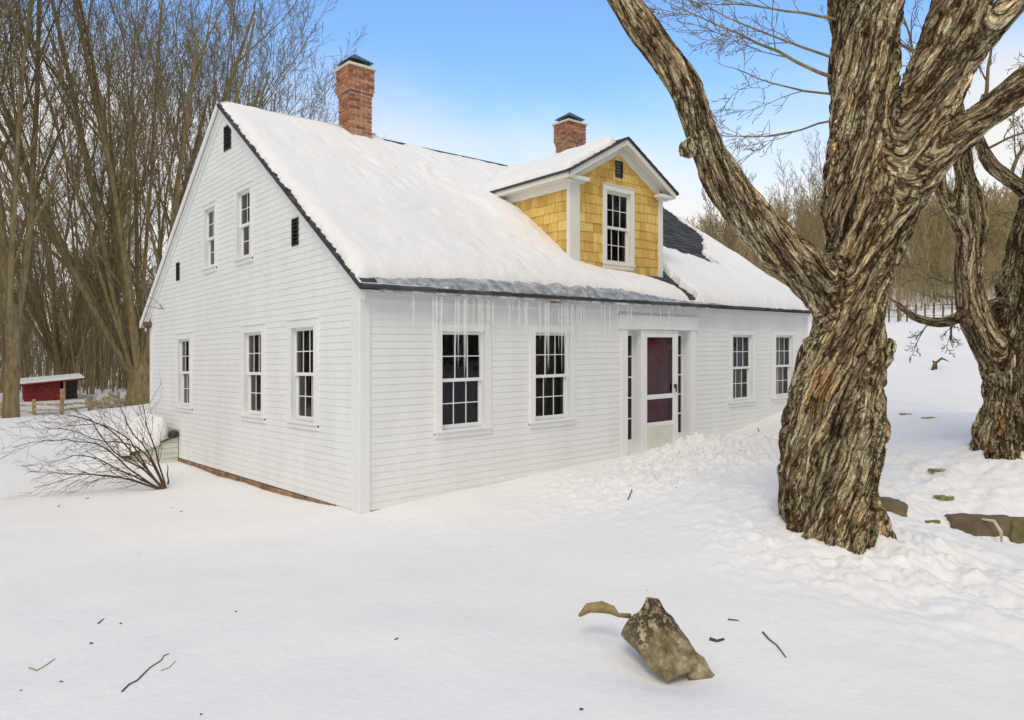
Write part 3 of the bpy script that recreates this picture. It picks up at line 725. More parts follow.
mb.box(DU0 - .09, DU0 + .26, .54, DV - .036, 4.90, 4.93); mb.box(DU1 - .20, DU1 + .09, .54, DV - .036, 4.90, 4.93)
for s in (-1, 1):   # raking cornice: frieze board, soffit, crown
    def q_(d, v_, dz): return (DC + s * d, v_, DPK - DSL * d + dz)
    H_ = 1.42
    mb.prism([q_(0, DV - .04, -.26), q_(0, DV - .04, -.075), q_(H_ - .25, DV - .04, -.075), q_(H_ - .25, DV - .04, -.26)], (0, .035, 0))
    mb.prism([q_(0, .45, -.075), q_(0, .45, -.048), q_(H_, .45, -.048), q_(H_, .45, -.075)], (0, .2, 0))
    mb.prism([q_(0, .43, -.13), q_(0, .43, -.03), q_(H_, .43, -.03), q_(H_, .43, -.13)], (0, .03, 0))
hp(mb.obj('dormer_trim', M['dtrim'], house, bevel=.004))
window(1, *dwin, cas=.10, plane=DV, trim=M['dtrim'], curtain=False)
vent(1, *dv, plane=DV - .01)
mb = MB()
def vmeet(zz): return (zz - EZ - .08) / PITCH
for s in (-1, 1):
    H_ = 1.47; w_ = 0; nst = 9
    for q in range(nst):
        d1, d0 = H_ * (nst - q) / nst, H_ * (nst - q - 1) / nst
        z1_, z0_ = DPK - DSL * d1, DPK - DSL * d0
        ya1, ya0 = vmeet(z1_) + .1, vmeet(z0_) + .1
        mb.hexa([(DC + s * d1, .40, z1_ - .03), (DC + s * d0, .40, z0_ - .03), (DC + s * d0, ya0, z0_ - .03), (DC + s * d1, ya1, z1_ - .03),
                 (DC + s * d1, .40, z1_ + .014), (DC + s * d0, .40, z0_ + .004), (DC + s * d0, ya0, z0_ + .004), (DC + s * d1, ya1, z1_ + .014)])
hp(mb.obj('dormer_roof', M['shingle'], house))
# floodlight box under the rear eave corner
mb = MB(); mb.box(-.17, -.03, HD - .18, HD - .02, 2.80, 2.90); mb.box(-.15, -.05, HD - .15, HD - .05, 2.76, 2.80); hp(mb.obj('eave_lamp', M['slab'], house, bevel=.01))

# ------------------------------------------------------------------ snow lying on the roof
def inpoly(x, y, poly):
    c = np.zeros(x.shape, bool); n = len(poly)
    for a in range(n):
        (x0, y0), (x1, y1) = poly[a], poly[(a + 1) % n]
        if y0 == y1: continue
        c ^= ((y0 > y) != (y1 > y)) & (x < (x1 - x0) * (y - y0) / (y1 - y0) + x0)
    return c
def edist(x, y, poly):
    d = np.full(x.shape, 1e9); n = len(poly)
    for a in range(n):
        p = np.array(poly[a], float); q = np.array(poly[(a + 1) % n], float); e = q - p
        t_ = np.clip(((x - p[0]) * e[0] + (y - p[1]) * e[1]) / (e @ e), 0, 1); d = np.minimum(d, np.hypot(x - p[0] - t_ * e[0], y - p[1] - t_ * e[1]))
    return d
def sheet(name, U, Vv, Zb, T, eps, mtl):
    """closed-looking snow sheet: top = base + T, clipped where T<=0 with its rim on the roof"""
    nu, nv = U.shape; keep = T > 0
    Z = Zb + np.maximum(T, -.02)
    idx = np.arange(nu * nv).reshape(nu, nv)
    k4 = keep[:-1, :-1] | keep[1:, :-1] | keep[1:, 1:] | keep[:-1, 1:]
    F = np.stack([idx[:-1, :-1], idx[1:, :-1], idx[1:, 1:], idx[:-1, 1:]], -1)[k4]
    return hp(mesh_obj(name, np.stack([U, Vv, Z], -1).reshape(-1, 3), F, mtl, None, smooth=True))
nu, nv = 620, 300
uu = np.linspace(OU0 - .0, OU1, nu); vv_ = np.linspace(-.17, RV + .18, nv); U, Vv = np.meshgrid(uu, vv_, indexing='ij')
P = np.stack([U.ravel(), Vv.ravel(), U.ravel() * 0], 1)
n1 = fbm(P * .9, 3).reshape(U.shape); n2 = fbm(P * 4.0 + 3, 3).reshape(U.shape); n3 = fbm(P * 14. + 8, 2).reshape(U.shape)
T = .145 + .045 * n1 + .014 * np.sin(n1 * 9 + U * .8 + Vv * 1.4) * np.exp(-((U - 3.4) / 2.2) ** 2) + .008 * n2 + .003 * n3 + .03 * np.exp(-((Vv - .3) / .8) ** 2)
T = T * (1 - .5 * sstep(3.4, 4.6, Vv))
# wind ripples near the ridge on the left part
T += .012 * np.sin((Vv * .6 + U * .12 + .8 * n1) * 14) * np.exp(-((U - 2.2) / 1.6) ** 2 - ((Vv - 3.0) / 1.0) ** 2)
def edge(d, r, p=.5): return np.clip(d / r, -1, 1)
def dome(d, r): s_ = np.clip(d / r, 0, 1); return np.sqrt(np.clip(1 - (1 - s_) ** 2, 0, 1)) - (d < 0) * .4
dl = (U - OU0 - .045) + .03 * n2 + .015 * n3 + .02 * n1
T = T * dome(dl, .22)
dr = (OU1 - U - .03) + .03 * n2; T = T * dome(dr, .2)
eave = np.interp(U, [0, .6, 1.5, 3, 4.5, 6, 6.6, 7, 8, 11.3], [-.05, -.02, .01, .03, .02, -.08, -.12, -.10, -.14, -.15])
de = Vv - eave + .02 * n2; T = np.minimum(T, 1) * dome(de, .20)
capE = np.interp(U, [0, 2.9, 3.05, 3.4, 3.6, 4.4, 4.7, 6.2, 6.5, 11.3], [.3, .3, .0, -.06, .02, -.06, -.02, -.05, .30, .3])
dt = (RV + capE - .12 - Vv) + .03 * n2; T = T * dome(dt, .16)
pA = [(11.4, 4.9), (11.4, 3.9), (11.15, 3.35), (11.22, 3.0), (10.95, 2.45), (10.4, 2.2), (10.1, 1.9), (9.75, 1.75), (9.5, 1.08), (9.0, 1.3), (8.3, 1.62), (7.6, 2.1), (7.1, 2.5), (6.8, 3.2), (6.9, 4.9)]
pB = [(5.7, .70), (6.15, .50), (6.42, .16), (6.62, -.08), (6.95, -.02), (6.97, .45), (7.1, .8), (7.0, 1.5), (6.6, 1.5), (6.6, .70)]
for poly, rr_ in ((pA, .13), (pB, .10)):
    ins = inpoly(U, Vv, poly); d_ = edist(U, Vv, poly) * np.where(ins, -1, 1) + .05 * n2 + .02 * n3
    T = T * np.clip(dome(d_, rr_), -.2, 1); T = np.where(d_ < 0, -.05, T)
# drift piled in the valley left of the dormer
T = np.where(T > 0, T + .16 * np.exp(-((U - 4.15) / .6) ** 2) * np.exp(-((Vv - 1.8) / 1.0) ** 2) * (U < 4.3), T)
T = np.where(T > 0, T * (1 - .75 * np.exp(-((U - 5.6) / .9) ** 2 - ((Vv - .62) / .38) ** 2)), T)
ins_d = (U > DU0 + .1) & (U < DU1 - .05) & (Vv > DV + .08) & (EZ + .1 + PITCH * Vv < DPK - DSL * np.abs(U - DC)); T = np.where(ins_d, np.minimum(T, .0), T)
Zb = np.where(Vv <= RV, EZ + .085 + PITCH * Vv, EZ + .085 + PITCH * (2 * RV - Vv))
Zb = np.minimum(Zb, RZ + .065)
s_o = sheet('roof_snow', U, Vv, Zb, T, 0, M['roof_snow'])
meta(s_o, 'thick white snow covering the front slope of the farmhouse roof', 'snow', kind='stuff')
# back slope
uu = np.linspace(OU0, OU1, 160); vb_ = np.linspace(RV - .02, 2 * RV + .15, 90); U, Vv = np.meshgrid(uu, vb_, indexing='ij')
P = np.stack([U.ravel(), Vv.ravel(), U.ravel() * 0 + 5], 1); n1 = fbm(P * .9, 3).reshape(U.shape); n2 = fbm(P * 5, 2).reshape(U.shape)
T = (.16 + .04 * n1) * (.35 + .65 * sstep(0, 1.5, Vv - RV)) * dome(U - OU0 - .05 + .02 * n2, .2) * dome(OU1 - U - .04 + .02 * n2, .2) * dome(2 * RV + .12 - Vv + .02 * n2, .15)
capB = np.interp(U, [0, 2.9, 3.1, 6.3, 6.6, 11.3], [-.2, -.2, .35, .35, .1, .1]); T = T * dome(Vv - RV - capB + .03 * n2, .15)
sb = sheet('roof_snow', U, Vv, EZ + .085 + PITCH * (2 * RV - Vv), T, 0, M['roof_snow'])
meta(sb, 'white snow on the hidden rear slope of the farmhouse roof', 'snow', kind='stuff')
# dormer snow, both slopes
uu = np.linspace(DC - 1.47, DC + 1.47, 150); vd = np.linspace(.42, 3.95, 150); U, Vv = np.meshgrid(uu, vd, indexing='ij')
P = np.stack([U.ravel(), Vv.ravel(), U.ravel() * 0 + 9], 1); n1 = fbm(P * 1.3, 3).reshape(U.shape); n2 = fbm(P * 6, 2).reshape(U.shape)
Zb = DPK + .008 - DSL * np.sqrt((U - DC) ** 2 + .0004)
T = (.12 + .03 * n1 + .008 * n2) * dome(U - (DC - 1.44) + .015 * n2, .12) * np.clip(dome(Vv - .50 + .03 * n2 - .25 * np.exp(-((U - DC) / .15) ** 2), .18), -.3, 1)
T = np.where(U > DC, T * np.clip(dome(.05 + (DC + .1 - U) + .03 * n2, .1), -.3, 1), T)
under = Zb + T < EZ + .1 + PITCH * Vv - .05; T = np.where(under, -.01, T)
sdm = sheet('dormer_snow', U, Vv, Zb, T, 0, M['roof_snow']); meta(sdm, 'smooth snow sheet on the left slope of the dormer roof', 'snow', kind='stuff')
# ice dam along the eave
nu = 500; uu = np.linspace(.15, 7.1, nu); nv = 14; P = np.stack([uu, uu * 0, uu * 0], 1)
hh = .035 + .075 * np.interp(uu, [.1, .6, 1.6, 4.8, 5.6, 6.6, 7.1], [.3, .5, 1.0, 1.1, .6, .15, .0]) * (1 + .35 * fbm(P * 4, 2)) + .012 * pnoise(P * 16)
V_ = []
for a in range(nv):
    s_ = a / (nv - 1); an = math.pi * (-.35 + s_ * .95)
    V_.append(np.stack([uu, -.17 + .18 * s_ * 1.1 - .055 * math.cos(an) * (1 + .3 * pnoise(P * 9 + a * .6)), EZ - .07 + .06 * s_ + hh * (s_ * 1.15) + .05 * math.sin(an)], 1))
V_ = np.stack(V_, 1); idx = np.arange(nu * nv).reshape(nu, nv); F = np.stack([idx[:-1, :-1], idx[1:, :-1], idx[1:, 1:], idx[:-1, 1:]], -1).reshape(-1, 4)
ic = hp(mesh_obj('ice_dam', V_.reshape(-1, 3), F, M['ice'], None, smooth=True)); meta(ic, 'grey translucent ice dam along the front eave under the roof snow', 'ice')
# icicles
ir = random.Random(11)
def icicle(u, L, r0):
    n = 9; pts = []; rr_ = []
    for a in range(n):
        s_ = a / (n - 1); pts.append((u + .004 * math.sin(a * 2 + u * 9), -.155 + .004 * math.cos(a * 1.7 + u * 5), 2.87 + .03 - L * s_)); rr_.append(max(.0012, r0 * (1 - s_) ** .8 * (1 + .10 * math.sin(a * 2.4 + u * 30)) + .001))
    mb = MB(); mb.tube(pts, rr_, 8); o = hp(mb.obj('icicle', M['icicle'], None, smooth=True)); return o
us = []
for c, w, n_, Lm in ((1.35, .42, 14, 1.25), (3.0, .42, 14, 1.25), (2.2, .4, 9, .9), (3.9, .5, 14, .75), (5.3, .8, 12, .4), (6.2, .3, 4, .2), (2.0, 1.4, 14, .5)):
    for q in range(n_): us.append((c + ir.uniform(-w, w), Lm * ir.uniform(.35, 1.15)))
for u, L in us:
    o = icicle(u, L, .009 + .010 * L * ir.uniform(.7, 1.2))
    reg = next(n for lim, n in ((.9, 'beside the near house corner'), (2.05, 'over the nearest front window'), (2.75, 'between the two nearest front windows'),
                                (3.8, 'over the second front window'), (4.75, 'between second front window and door'), (99, 'over the front door')) if u < lim)
    kd = 'long' if L > .55 else 'short'
    meta(o, kd + ' clear icicle hanging from the eave ' + reg, 'icicle', kd + ' icicles ' + reg)

# bulkhead (cellar hatch) at the far end of the gable wall
bk = empty('cellar_bulkhead', (-.6, 7.7, 0)); meta(bk, 'low pale sided cellar bulkhead buried in snow against the gable end', 'bulkhead')
mb = MB(); zz = -.2
while zz < .5:
    xt = -.92 + (zz + .3) * .0
    mb.hexa([(-.80 + max(0, (zz - .2)) * 1.8, 7.08, zz), (-.02, 7.08, zz), (-.02, 8.7, zz), (-.80 + max(0, (zz - .2)) * 1.8, 8.7, zz), (-.80 + max(0, (zz - .12)) * 1.8, 7.09, zz + .095), (-.02, 7.09, zz + .095), (-.02, 8.7, zz + .095), (-.80 + max(0, (zz - .12)) * 1.8, 8.7, zz + .095)]); zz += .1
mb.obj('side_wall', M['bulk'], bk)
mb = MB(); mb.hexa([(-.86, 7.04, .22), (-.02, 7.04, .52), (-.02, 8.75, .52), (-.86, 8.75, .22), (-.86, 7.04, .255), (-.02, 7.04, .555), (-.02, 8.75, .555), (-.86, 8.75, .255)])
mb.obj('lid', M['shrub'], bk); mb = MB(); mb.hexa([(-.17, 7.03, .47), (-.03, 7.03, .50), (-.03, 7.3, .50), (-.17, 7.3, .47), (-.13, 7.02, .60), (-.03, 7.02, .64), (-.03, 7.3, .64), (-.13, 7.3, .6)]); mb.obj('hinge_box', M['black'], bk, bevel=.02)
nb = 60; th_ = np.linspace(0, 2 * math.pi, nb, endpoint=False); V_ = []; rows = 22
for a in range(rows):
    s_ = a / (rows - 1); r_ = math.cos(s_ * math.pi / 2) ** .55; h_ = math.sin(s_ * math.pi / 2)
    x_ = -.52 + .46 * r_ * np.sign(np.cos(th_)) * np.abs(np.cos(th_)) ** .7; y_ = 7.9 + .88 * r_ * np.sign(np.sin(th_)) * np.abs(np.sin(th_)) ** .7
    pz = pnoise(np.stack([x_ * 2.5, y_ * 2.5, x_ * 0 + s_ * 2], 1))
    V_.append(np.stack([np.minimum(x_, -.005), y_, .30 + .36 * (x_ + .6) + .50 * h_ * (1 + .14 * pz)], 1))
V_ = np.array(V_); idx = np.arange(rows * nb).reshape(rows, nb); F = np.stack([idx[:-1], np.roll(idx[:-1], -1, 1), np.roll(idx[1:], -1, 1), idx[1:]], -1).reshape(-1, 4)
o = mesh_obj('snow_cap', V_.reshape(-1, 3), F, M['roof_snow'], None, smooth=True); meta(o, 'rounded heap of snow on top of the cellar bulkhead', 'snow', kind='stuff')

# apply the settling of the old frame
for o in SHEAR:
    me = o.data; n = len(me.vertices); c = np.empty(n * 3, np.float32); me.vertices.foreach_get('co', c); c = c.reshape(-1, 3)
    c[:, 2] += SA * c[:, 0] + SB * c[:, 1]; me.vertices.foreach_set('co', c.ravel()); me.update()

# ------------------------------------------------------------------ the old trees: limbs merged, bark displaced
def resample(pts, step=.12):
    pts = np.array(pts, float); n = len(pts)
    out = []
    for a in range(n - 1):      # catmull-rom
        p0 = pts[max(a - 1, 0)]; p1 = pts[a]; p2 = pts[a + 1]; p3 = pts[min(a + 2, n - 1)]
        m_ = max(2, int(np.linalg.norm((p2 - p1)[:3]) / step))
        for q in range(m_):
            t_ = q / m_; out.append(.5 * ((2 * p1) + (-p0 + p2) * t_ + (2 * p0 - 5 * p1 + 4 * p2 - p3) * t_ ** 2 + (-p0 + 3 * p1 - 3 * p2 + p3) * t_ ** 3))
    out.append(pts[-1]); return np.array(out)
def limb(L, wob=0., seed=0):
    """L: (px, py, depth, radius_px) -> world centreline + radii"""
    A_ = []
    for (px, py, D, r) in L: A_.append([*at(px, py, D), r / FPX * D])
    A_ = resample(A_)
    if wob:
        q = A_[:, :3] * 1.3 + seed * 7; A_[:, 0] += wob * pnoise(q); A_[:, 1] += wob * pnoise(q + 31); A_[:, 3] *= 1 + .10 * pnoise(q * 2 + 5)
    return A_
def old_tree(name, limbs, voxel, mtl, twist, amp, parent, lobes=(), freq=1.):
    mb = MB()
    for L in list(limbs) + list(lobes): mb.tube(L[:, :3], L[:, 3], 20)
    o = mb.obj(name, mtl)
    r = o.modifiers.new('r', 'REMESH'); r.mode = 'VOXEL'; r.voxel_size = voxel; r.use_smooth_shade = True
    s_ = o.modifiers.new('s', 'SMOOTH'); s_.iterations = 4; s_.factor = .6
    dg = bpy.context.evaluated_depsgraph_get(); me = bpy.data.meshes.new_from_object(o.evaluated_get(dg)); o.modifiers.clear(); old = o.data; o.data = me; bpy.data.meshes.remove(old)
    if not me.materials: me.materials.append(mtl)
    n = len(me.vertices); c = np.empty(n * 3, np.float32); me.vertices.foreach_get('co', c); c = c.reshape(-1, 3).astype(float)
    nm = np.empty(n * 3, np.float32); me.vertices.foreach_get('normal', nm); nm = nm.reshape(-1, 3).astype(float)
    # smooth limb coordinates: soft nearest point on the joined centrelines
    PP = []; RR = []; SS = []; TT = []
    for k, L in enumerate(limbs):
        P_ = L[:, :3]; s0 = np.concatenate([[0], np.cumsum(np.linalg.norm(np.diff(P_, axis=0), axis=1))])
        if k:
            j0 = np.argmin(np.linalg.norm(np.array(PP) - P_[0], axis=1)); s0 = s0 + SS[j0]
        T_ = np.gradient(P_, axis=0); T_ /= np.linalg.norm(T_, axis=1)[:, None]
        for a in range(len(P_) - 1):
            for q in (0, .5): PP.append(P_[a] * (1 - q) + P_[a + 1] * q); RR.append(L[a, 3] * (1 - q) + L[a + 1, 3] * q); SS.append(s0[a] * (1 - q) + s0[a + 1] * q); TT.append(T_[a] * (1 - q) + T_[a + 1] * q)
    PP = np.array(PP); RR = np.array(RR); SS = np.array(SS); TT = np.array(TT); co = np.zeros((n, 3)); rad_ = np.zeros(n)
    for c0 in range(0, n, 20000):
        cc = c[c0:c0 + 20000]; dd = np.sqrt(((cc[:, None] - PP[None]) ** 2).sum(2)) - RR[None]; dd -= dd.min(1)[:, None]
        w = np.exp(-dd / .035); w /= w.sum(1)[:, None]
        ctr = w @ PP; s_at = w @ SS; T_ = w @ TT; T_ /= np.linalg.norm(T_, axis=1)[:, None]; rad_[c0:c0 + 20000] = w @ RR
        U_ = np.cross(T_, [.2, 1., 0]); U_ /= np.linalg.norm(U_, axis=1)[:, None]; W_ = np.cross(T_, U_); q = cc - ctr
        qa = (q * U_).sum(1); qb = (q * W_).sum(1); an = twist * s_at
        co[c0:c0 + 20000] = np.stack([qa * np.cos(an) - qb * np.sin(an), qa * np.sin(an) + qb * np.cos(an), s_at], 1)
    am = np.clip(rad_ / .4, .25, 1.) * amp
    b1 = co * np.array([5.0, 5.0, .45]) * freq; w_ = .55 * pnoise(co * np.array([3, 3, 1.2]))[:, None]
    rid = 1 - np.abs(pnoise(b1 + w_)) * 2.0                       # broad flutes
    w2 = .35 * np.stack([pnoise(co * np.array([8, 8, 2.5]) + q) for q in (1, 21, 41)], 1)
    b2 = co * np.array([12, 12, .95]) * freq; pa = np.clip(np.abs(pnoise(b2 + w_ * 1.5 + w2 + 3)) * 3.4, 0, 1) ** .6   # long plates split by narrow furrows
    b4 = co * np.array([30, 30, 2.6]) * freq; pb = np.clip(np.abs(pnoise(b4 + w_ * 2 + w2 * 2 + 13)) * 3.2, 0, 1) ** .6
    fi = .35 + (pa - .62) * .9 + (pb - .62) * .35
    b3 = co * np.array([55, 55, 8]) * freq; fi3 = pnoise(b3 + w_ * 3 + w2 * 2)
    ck = np.abs(pnoise(co * np.array([9, 9, 7.5]) * freq + 11)); 
    dsp = am * (.062 * (rid - .4) + .050 * (pa - .7) + .024 * (pb - .7) + .009 * fi3) + am * .05 * pnoise(c * 1.8 + 2)
    c2 = c + nm * dsp[:, None]
    me.vertices.foreach_set('co', c2.astype(np.float32).ravel())
    at_ = me.attributes.new('bark', 'FLOAT_VECTOR', 'POINT'); at_.data.foreach_set('vector', co.astype(np.float32).ravel())
    dp = np.clip(.62 + .45 * (pa - .7) + .25 * (pb - .7) + .12 * (rid - .4) + .2 * fi3, 0, 1)
    a2 = me.attributes.new('depth', 'FLOAT', 'POINT'); a2.data.foreach_set('value', dp.astype(np.float32))
    me.polygons.foreach_set('use_smooth', np.ones(len(me.polygons), bool)); me.update()
    o.parent = parent; o.matrix_parent_inverse = Matrix.Translation(parent.location).inverted()
    return o

# generic branching
def grow(rng, p, d, L, r, lvl, out, prm):
    n = prm['n'][lvl]; pts = np.empty((n, 3)); pts[0] = p; d = d / np.linalg.norm(d); st = L / (n - 1)
    W_ = rng.normal(size=(n, 3)) * prm['wob'][lvl]
    dirs = []
    for a in range(1, n):
        d = d + W_[a] + np.array([0, 0, prm['up'][lvl]]) + prm.get('lean', 0); d = d / np.linalg.norm(d); pts[a] = pts[a - 1] + d * st; dirs.append(d)
    s_ = np.linspace(0, 1, n); rr_ = np.maximum(r * (1 - s_ * prm['taper'][lvl]), prm['rmin'])
    out[min(lvl, 3)].append((pts, rr_))
    if lvl + 1 >= len(prm['n']): return
    m_ = prm['kids'][lvl]; m_ = max(1, int(m_ * rng.uniform(.8, 1.2)))
    for q in range(m_):
        f_ = prm['from'][lvl] + (1 - prm['from'][lvl]) * (q + rng.uniform(0, 1)) / m_; x = f_ * (n - 1); a = min(int(x), n - 2); pp = pts[a] + (pts[a + 1] - pts[a]) * (x - a)
        ax = dirs[a]; rnd_ = rng.normal(size=3); per = np.cross(ax, rnd_); per /= np.linalg.norm(per) + 1e-9
        an = prm['ang'][lvl] * rng.uniform(.7, 1.3); nd = ax * math.cos(an) + per * math.sin(an)
        rl = rr_[a] * prm['rr'][lvl] * rng.uniform(.7, 1.1); LL = L * prm['lr'][lvl] * rng.uniform(.65, 1.2) * (1 - .45 * f_)
        grow(rng, pp, nd, LL, rl, lvl + 1, out, prm)
ELM = dict(n=[9, 8, 6, 5, 4], wob=[.035, .05, .07, .10, .12], up=[.02, .08, .08, .06, .04], taper=[.55, .85, .9, .9, .8], kids=[9, 9, 7, 5], **{'from': [.12, .2, .15, .15]},
           ang=[.42, .5, .6, .65], rr=[.55, .5, .5, .55], lr=[.75, .5, .5, .5], rmin=.0075)
def build_tree(seed, H, r, stems, prm, spread=.25, n_trunk=.2, sr=(.22, .40)):
    rng = np.random.RandomState(seed); out = [[], [], [], []]
    if stems > 1:
        hb = H * n_trunk; out[0].append((np.array([[0, 0, -.6], [0, 0, hb * .2], [.02 * H * .2, 0, hb * .7], [0, 0, hb * 1.15]]), np.array([r * 1.35, r * 1.08, r, r * .85])))
        for s in range(stems):
            a = 2 * math.pi * (s + rng.uniform(-.3, .3)) / stems; sp = spread * rng.uniform(.5, 1.2)
            grow(rng, np.array([math.cos(a) * r * .45, math.sin(a) * r * .45, hb * rng.uniform(.7, 1.05)]), np.array([math.cos(a) * sp, math.sin(a) * sp, 1]), H * rng.uniform(.7, .85), r * rng.uniform(*sr), 0, out, prm)
    else:
        grow(rng, np.array([0, 0, -.6]), np.array([rng.normal() * .04, rng.normal() * .04, 1.]), H, r, 0, out, prm)
    return out
def tree_meshes(out, name='x'):
    a = tubes(out[0], 10); b1 = tubes(out[1], 6); b2 = tubes(out[2], 4); b3 = tubes(out[3], 3)
    V_ = []; F_ = []; off = 0
    for v, f in (b1, b2, b3):
        if len(v): V_.append(v); F_.append(f + off); off += len(v)
    return a, (np.vstack(V_), np.vstack(F_))
def make_tree(name, loc, out, mtl, label, cat, group=None, rot=0, sc=1.):
    t_ = empty(name, tuple(loc)); meta(t_, label, cat, group); (tv, tf), (cv, cf) = tree_meshes(out)
    a = mesh_obj('trunk', tv, tf, mtl, None, smooth=True); a.parent = t_; b = mesh_obj('crown', cv, cf, mtl, None, smooth=True); b.parent = t_
    t_.rotation_euler.z = rot; t_.scale = (sc,) * 3; return t_
def dup(t_, loc, rot, sc, label=None):
    c = t_.copy(); COL.objects.link(c); c.location = loc; c.rotation_euler.z = rot; c.scale = (sc * 1., sc * 1., sc)
    if label: c['label'] = label
    for ch in [q for q in bpy.data.objects if q.parent == t_]:
        d = ch.copy(); COL.objects.link(d); d.parent = c
    return c

# main tree
D0 = 7.0
main = empty('old_maple', (TREE[0], TREE[1], gz(*TREE))); meta(main, 'huge old maple with twisted shaggy trunk in front of the farmhouse', 'tree')
trunk = limb([(846, 640, D0, 58), (839, 580, D0, 50), (834, 520, D0, 44), (834, 450, D0, 43), (836, 400, D0, 41), (844, 350, D0, 37), (853, 300, D0, 31.5), (859, 250, D0, 33), (864, 205, D0, 36), (866, 160, D0, 28), (867, 120, D0, 14)])
LC = limb([(864, 230, D0, 31), (864, 185, D0, 32), (865, 130, D0 + .05, 29.5), (865, 60, D0 + .1, 29), (866, 0, D0 + .1, 30), (870, -110, D0 + .1, 27), (884, -260, D0, 24), (880, -420, D0 - .1, 15)], .03, 1)
LR = limb([(866, 260, D0, 29), (887, 185, D0 - .05, 27), (916, 120, D0 - .1, 28), (943, 65, D0 - .15, 27), (963, 0, D0 - .2, 25), (980, -70, D0 - .2, 23), (1000, -220, D0 - .1, 18), (1010, -380, D0, 10)], .02, 2)
LR2 = limb([(935, 95, D0 - .1, 22), (962, 55, D0 - .2, 19), (990, 27, D0 - .3, 15), (1024, -8, D0 - .35, 13), (1090, -80, D0 - .5, 11), (1180, -210, D0 - .6, 7)], .02, 3)
LR3 = limb([(870, 250, D0, 26), (900, 195, D0 - .1, 24), (930, 162, D0 - .2, 18), (962, 133, D0 - .25, 15), (992, 110, D0 - .3, 15), (1024, 84, D0 - .35, 14.5), (1100, 30, D0 - .5, 12), (1220, -60, D0 - .7, 8)], .02, 4)
LL = limb([(850, 325, D0, 22), (828, 298, D0, 23), (802, 268, D0 - .02, 22.5), (770, 239, D0 - .05, 21.5), (741, 207, D0 - .1, 19.5), (716, 168, D0 - .15, 17), (701, 132, D0 - .2, 15.5), (686, 92, D0 - .2, 15), (658, 46, D0 - .25, 14.5), (622, -2, D0 - .3, 13.5), (585, -60, D0 - .35, 13), (520, -170, D0 - .4, 8)], .02, 5)
lobes = []
for k in range(7):     # twisting root flutes
    a0 = k * 2 * math.pi / 7 + .4; pts = []
    for q in range(12):
        s_ = q / 11; py = 640 - 350 * s_; c_ = trunk[np.argmin(np.abs(trunk[:, 2] - at(0, py, D0)[2]))]
        an = a0 - 1.5 * s_; off = c_[3] * (.70 + .30 * (1 - s_) ** 3 - .3 * s_); v = np.array([math.cos(an), math.sin(an), 0])
        pts.append([*(np.array([c_[0], c_[1], at(0, py, D0)[2]]) + v * off), c_[3] * (.36 - .08 * s_ + (.05 * math.sin(k * 2.3)))])
    lobes.append(resample(pts))
lobes.append(limb([(800, 620, D0 + .25, 20), (799, 520, D0 + .22, 17), (801, 440, D0 + .18, 16), (812, 370, D0 + .1, 14), (825, 310, D0, 12)]))
lobes.append(limb([(858, 600, D0 - .35, 24), (853, 545, D0 - .32, 20), (850, 480, D0 - .22, 18), (858, 400, D0 - .14, 16), (866, 330, D0, 12)]))
lobes.append(limb([(868, 380, D0 - .1, 12), (881, 352, D0 - .05, 9), (889, 345, D0, 4)])); lobes.append(limb([(690, 150, D0 - .2, 12), (690, 143, D0 - .26, 9), (687, 140, D0 - .27, 5)]))
lobes.append(limb([(842, 200, D0, 14), (835, 170, D0, 10), (838, 140, D0, 5), (842, 120, D0, 2)]))
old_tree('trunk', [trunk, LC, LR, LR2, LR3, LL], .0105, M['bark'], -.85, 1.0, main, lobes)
def sprays(parent, starts, mtl, seed, rmin=.003, name='crown', kids=(7, 6, 4)):
    rng = np.random.RandomState(seed); out = [[], [], [], []]
    prm = dict(n=[10, 8, 6, 5], wob=[.10, .14, .2, .22], up=[.03, .04, .02, .0], taper=[.85, .88, .9, .8], kids=list(kids), **{'from': [.15, .15, .15]}, ang=[.55, .65, .7], rr=[.5, .5, .55], lr=[.55, .5, .5], rmin=rmin)
    for (p, d, L, r) in starts: grow(rng, np.array(p), np.array(d, float), L, r, 0, out, prm)
    a = tubes(out[0], 7); b = tubes(out[1], 5); c = tubes(out[2] + out[3], 3)
    V_ = []; F_ = []; off = 0
    for v, f in (a, b, c):
        if len(v): V_.append(v); F_.append(f + off); off += len(v)
    return mesh_obj(name, np.vstack(V_), np.vstack(F_), mtl, parent, smooth=True)
def dirpx(dx, dy, dd=0): v = RT * dx + np.array([0, 0, -dy]) + FW * dd; return v / np.linalg.norm(v)
